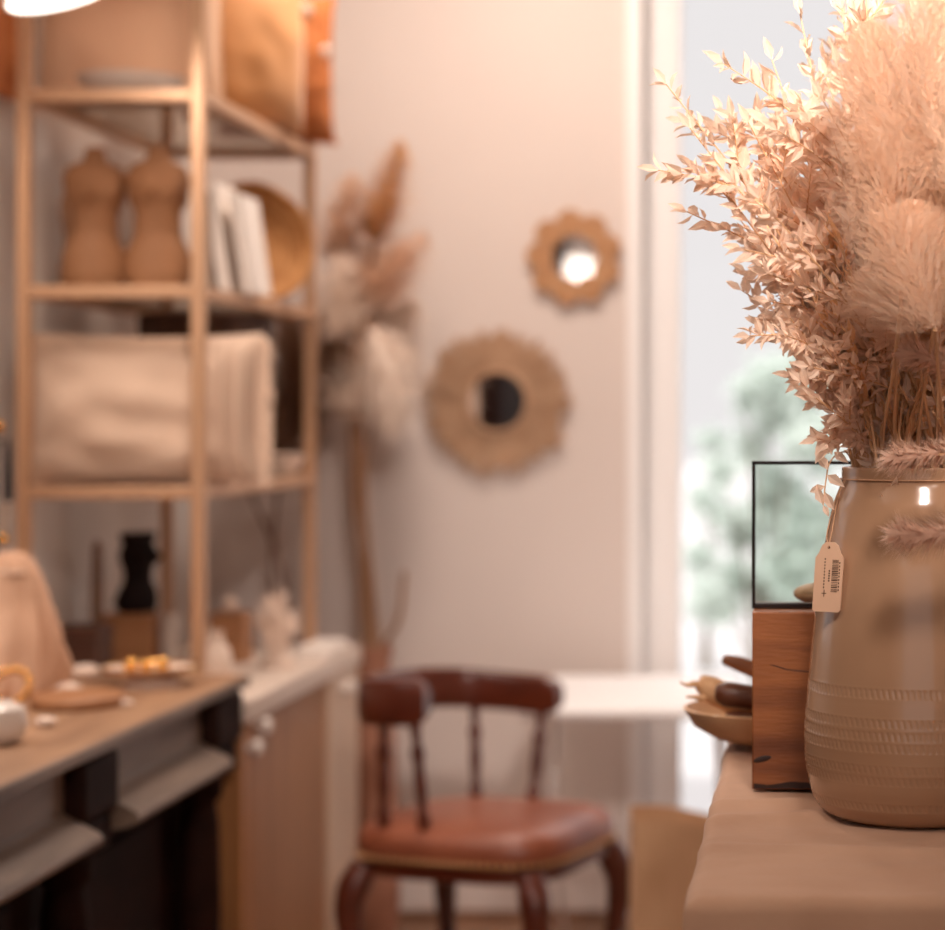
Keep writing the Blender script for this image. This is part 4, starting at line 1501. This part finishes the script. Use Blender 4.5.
bc = Vector((-.042, 2.43, TZ + .0035))
m = MB()
m.lathe([(.035, 0), (.045, .001), (.068, .008), (.090, .021), (.101, .040), (.0975, .041), (.085, .024), (.06, .012), (.002, .007)], 56, bc)
thing(m, 'turned_bowl', M['bowl'], 'shallow light wood bowl holding driftwood behind the walnut block', 'bowl')
d = 2.40
def pod(pts, rad, m_, label, cat, name, grp='wood pieces in the turned bowl'):
    mb = MB().tube(spline(pts, 14), [interp(rad, i / 14) for i in range(15)], 14)
    thing(mb, name, m_, label, cat, grp)
mb = MB()
sp = spline([P(688, 698, d) + Vector((.035, 0, -.012)), P(700, 692, d), P(716, 688, d), P(735, 694, d), P(760, 706, d)], 16)
sp = spline([P(698, 683, d), P(706, 686, d), P(716, 692, d), P(735, 700, d), P(765, 712, d)], 16)
mb.tube(sp, [interp([(0, .008), (.15, .011), (.4, .0145), (1, .017)], i / 16) for i in range(17)], 10)
mb.tube(spline([P(703, 686, d), P(694, 684, d - .01), P(687, 685, d - .012), P(680, 682, d - .015)], 10), [.005 - .00042 * i for i in range(11)], 8)
mb.tube(spline([P(709, 694, d), P(703, 698, d - .01), P(695, 697, d - .012), P(686, 697, d - .012)], 10), [.0055 - .00045 * i for i in range(11)], 8)
thing(mb, 'driftwood_twig', M['drift'], 'light driftwood twig with two forked tips in the bowl', 'driftwood', 'wood pieces in the turned bowl')
pod([P(722, 659, 2.47), P(736, 663, 2.47), P(752, 669, 2.47), P(775, 680, 2.47)], [(0, .003), (.08, .0065), (.5, .009), (1, .010)], M['pod2'], 'mid brown smooth stick slanting up highest from the bowl', 'stick', 'wooden_stick')
pod([P(716, 694, 2.372), P(724, 694, 2.37), P(740, 696, 2.37), P(770, 700, 2.37)], [(0, .004), (.1, .0105), (.4, .0138), (1, .013)], M['pod'], 'dark brown seed pod upper of the two against the block', 'seed pod', 'seed_pod')
pod([P(725, 720, 2.36), P(731, 720, 2.36), P(745, 721, 2.36), P(765, 722, 2.36)], [(0, .004), (.12, .0085), (.45, .0105), (1, .010)], M['pod'], 'dark brown seed pod lower of the two over the bowl rim', 'seed pod', 'seed_pod')

# ------------------------------------------------------------------ lamps
def lamp(name, label, c, nrm, r, glow, power, col, size=None, light=True, spread=180):
    q_ = Vector((0, 0, 1)).rotation_difference(Vector(nrm).normalized()).to_matrix()
    rt = root(name, label, 'lamp', c)
    MB().lathe([(r * .98, -.004), (r * 1.02, 0), (r * 1.02, -.03), (r * .8, -.05), (.03, -.055), (.002, -.055)], 48, c, q_, cap0=False).build('lamp_shell', M['lampshell'], rt)
    MB().lathe([(r * .98, -.006), (r * .97, -.001), (r * .7, .004), (.002, .006)], 48, c, q_).build('diffuser', glow, rt)
    if light:
        l = bpy.data.lights.new('lamp_light', 'AREA')
        l.shape = 'DISK'
        l.size = size or r * 2
        l.energy = power
        l.color = col
        l.spread = math.radians(spread)
        o = bpy.data.objects.new('lamp_light', l)
        COL.objects.link(o)
        o.parent = rt
        o.location = q_ @ Vector((0, 0, .02))
        o.rotation_euler = (Vector((0, 0, -1)).rotation_difference(Vector(nrm).normalized())).to_euler()
    return rt


WARM = (1.0, .84, .73)
# the lamp head in view at the top of the rack
lc_ = P(62, -5, 3.45)
lp = lamp('hanging_lamp', 'round white glowing lamp hanging before the top of the brass rack', lc_, (.30, .02, -.95), .085, M['lampglow'], 3.2, WARM)
MB().tube([lc_ + Vector((-.012, 0, .05)), Vector((lc_.x - .012, lc_.y, ZC))], .003, 8).build('cord', M['white'], lp)
for i, (x, y, pw, lb) in enumerate(((-.60, 4.40, 21.5, 'added round ceiling lamp above the armchair'), (-.85, 3.1, 6, 'added round ceiling lamp above the sideboard, between the other two'),
                                    (-.98, 1.0, 12, 'added round ceiling lamp above the front of the sideboard'), (.9, -.6, 10, 'added round ceiling lamp near the shop window'))):  # unseen ceiling lamps, added to brighten the walls, rack and foreground
    lamp('added_ceiling_lamp', lb, (x, y, ZC - .056), (0, 0, -1), .16, M['lampglow'], pw, WARM)
pd = Vector((.16, .78, 2.10))  # unseen spot, added to lift the brightness of the bouquet top
aim = Vector((.08, 2.02, 1.60)) - pd
pl_ = lamp('added_spot_lamp', 'added warm spot lamp out of view, brightening the top of the bouquet', pd, aim, .125, M['lampglow'], 5.0, (1.0, .86, .77), spread=52)
MB().tube([pd - aim.normalized() * .055, Vector((pd.x, pd.y - .05, pd.z + .12)), Vector((pd.x, pd.y - .05, ZC))], .004, 8).build('rod', M['white'], pl_)
gl = root('added_glint_globe', 'added glowing globe by the shop window, making the glint in the scalloped mirror', 'lamp', (-1.28, -1.5, 1.98))  # unseen glowing globe, added so the scalloped mirror shows a bright glint
MB().ball((-1.28, -1.5, 1.975), .10, 28, (1.25, 1, .8)).build('globe', emis('globe glow', (255, 240, 226), 3.0), gl)
MB().tube([(-1.28, -1.5, 2.04), (-1.28, -1.5, ZC)], .004, 8).build('cord', M['white'], gl)
m = MB().span((XL + .003, -.2, .002), (-1.2, 2.1, 2.1))
dc = root('added_dark_cabinet', 'added tall dark oak cabinet out of view, darkening the sunburst mirror', 'cabinet', (-1.33, 1.3, 0))  # unseen cabinet, added so the sunburst mirror reflects something dark
m.build('carcass', M['darkwood'], dc, bevel=.004)
for (a, b) in ((-.19, .945), (.955, 2.085)):
    dr = MB().span((-1.2, a, .05), (-1.182, b, 2.07)).build('door', M['darkwood'], dc, bevel=.003)
    MB().ball((-1.173, 0.91 if a < .5 else 0.99, 1.05), .012, 12).build('knob', M['gold'], dr)

# daylight
w = bpy.data.worlds.new('sky')
SC.world = w
w.use_nodes = True
bg = w.node_tree.nodes['Background']
bg.inputs['Color'].default_value = lin((238, 234, 234))
# overcast sky: brighter overhead than at the horizon
nt = w.node_tree
tc = nt.nodes.new('ShaderNodeTexCoord')
sx = nt.nodes.new('ShaderNodeSeparateXYZ')
mr = nt.nodes.new('ShaderNodeMapRange')
mr.inputs['From Min'].default_value = .22
mr.inputs['From Max'].default_value = 1.0
mr.inputs['To Min'].default_value = 1.0
mr.inputs['To Max'].default_value = 4.0
nt.links.new(tc.outputs['Generated'], sx.inputs[0])
nt.links.new(sx.outputs['Z'], mr.inputs['Value'])
nt.links.new(mr.outputs[0], bg.inputs['Strength'])
sun = bpy.data.lights.new('sun', 'SUN')
sun.energy = 3.6
sun.angle = math.radians(3)
sun.color = (1, .97, .93)
so = bpy.data.objects.new('sun', sun)
COL.objects.link(so)
so.rotation_euler = (math.radians(38), 0, math.radians(-25))

# ------------------------------------------------------------------ camera
cam = bpy.data.cameras.new('camera')
cam.sensor_width = 36
cam.sensor_fit = 'HORIZONTAL'
cam.lens = F * 36 / 945
cam.shift_x = (472.5 - 813) / 945
cam.shift_y = (420 - 465) / 945
cam.clip_start = .05
cam.clip_end = 200
cam.dof.use_dof = True
cam.dof.focus_distance = 1.96
cam.dof.aperture_fstop = 3.5
co = bpy.data.objects.new('camera', cam)
COL.objects.link(co)
co.location = (0, 0, H)
co.rotation_euler = (PI / 2, 0, 0)
SC.camera = co

SC.view_settings.view_transform = 'Standard'
SC.view_settings.look = 'None'
SC.view_settings.gamma = 1
SC.view_settings.use_curve_mapping = False
SC.view_settings.exposure = 0.0
SC.cycles.use_denoising = True
SC.cycles.max_bounces = 8
SC.cycles.transparent_max_bounces = 16
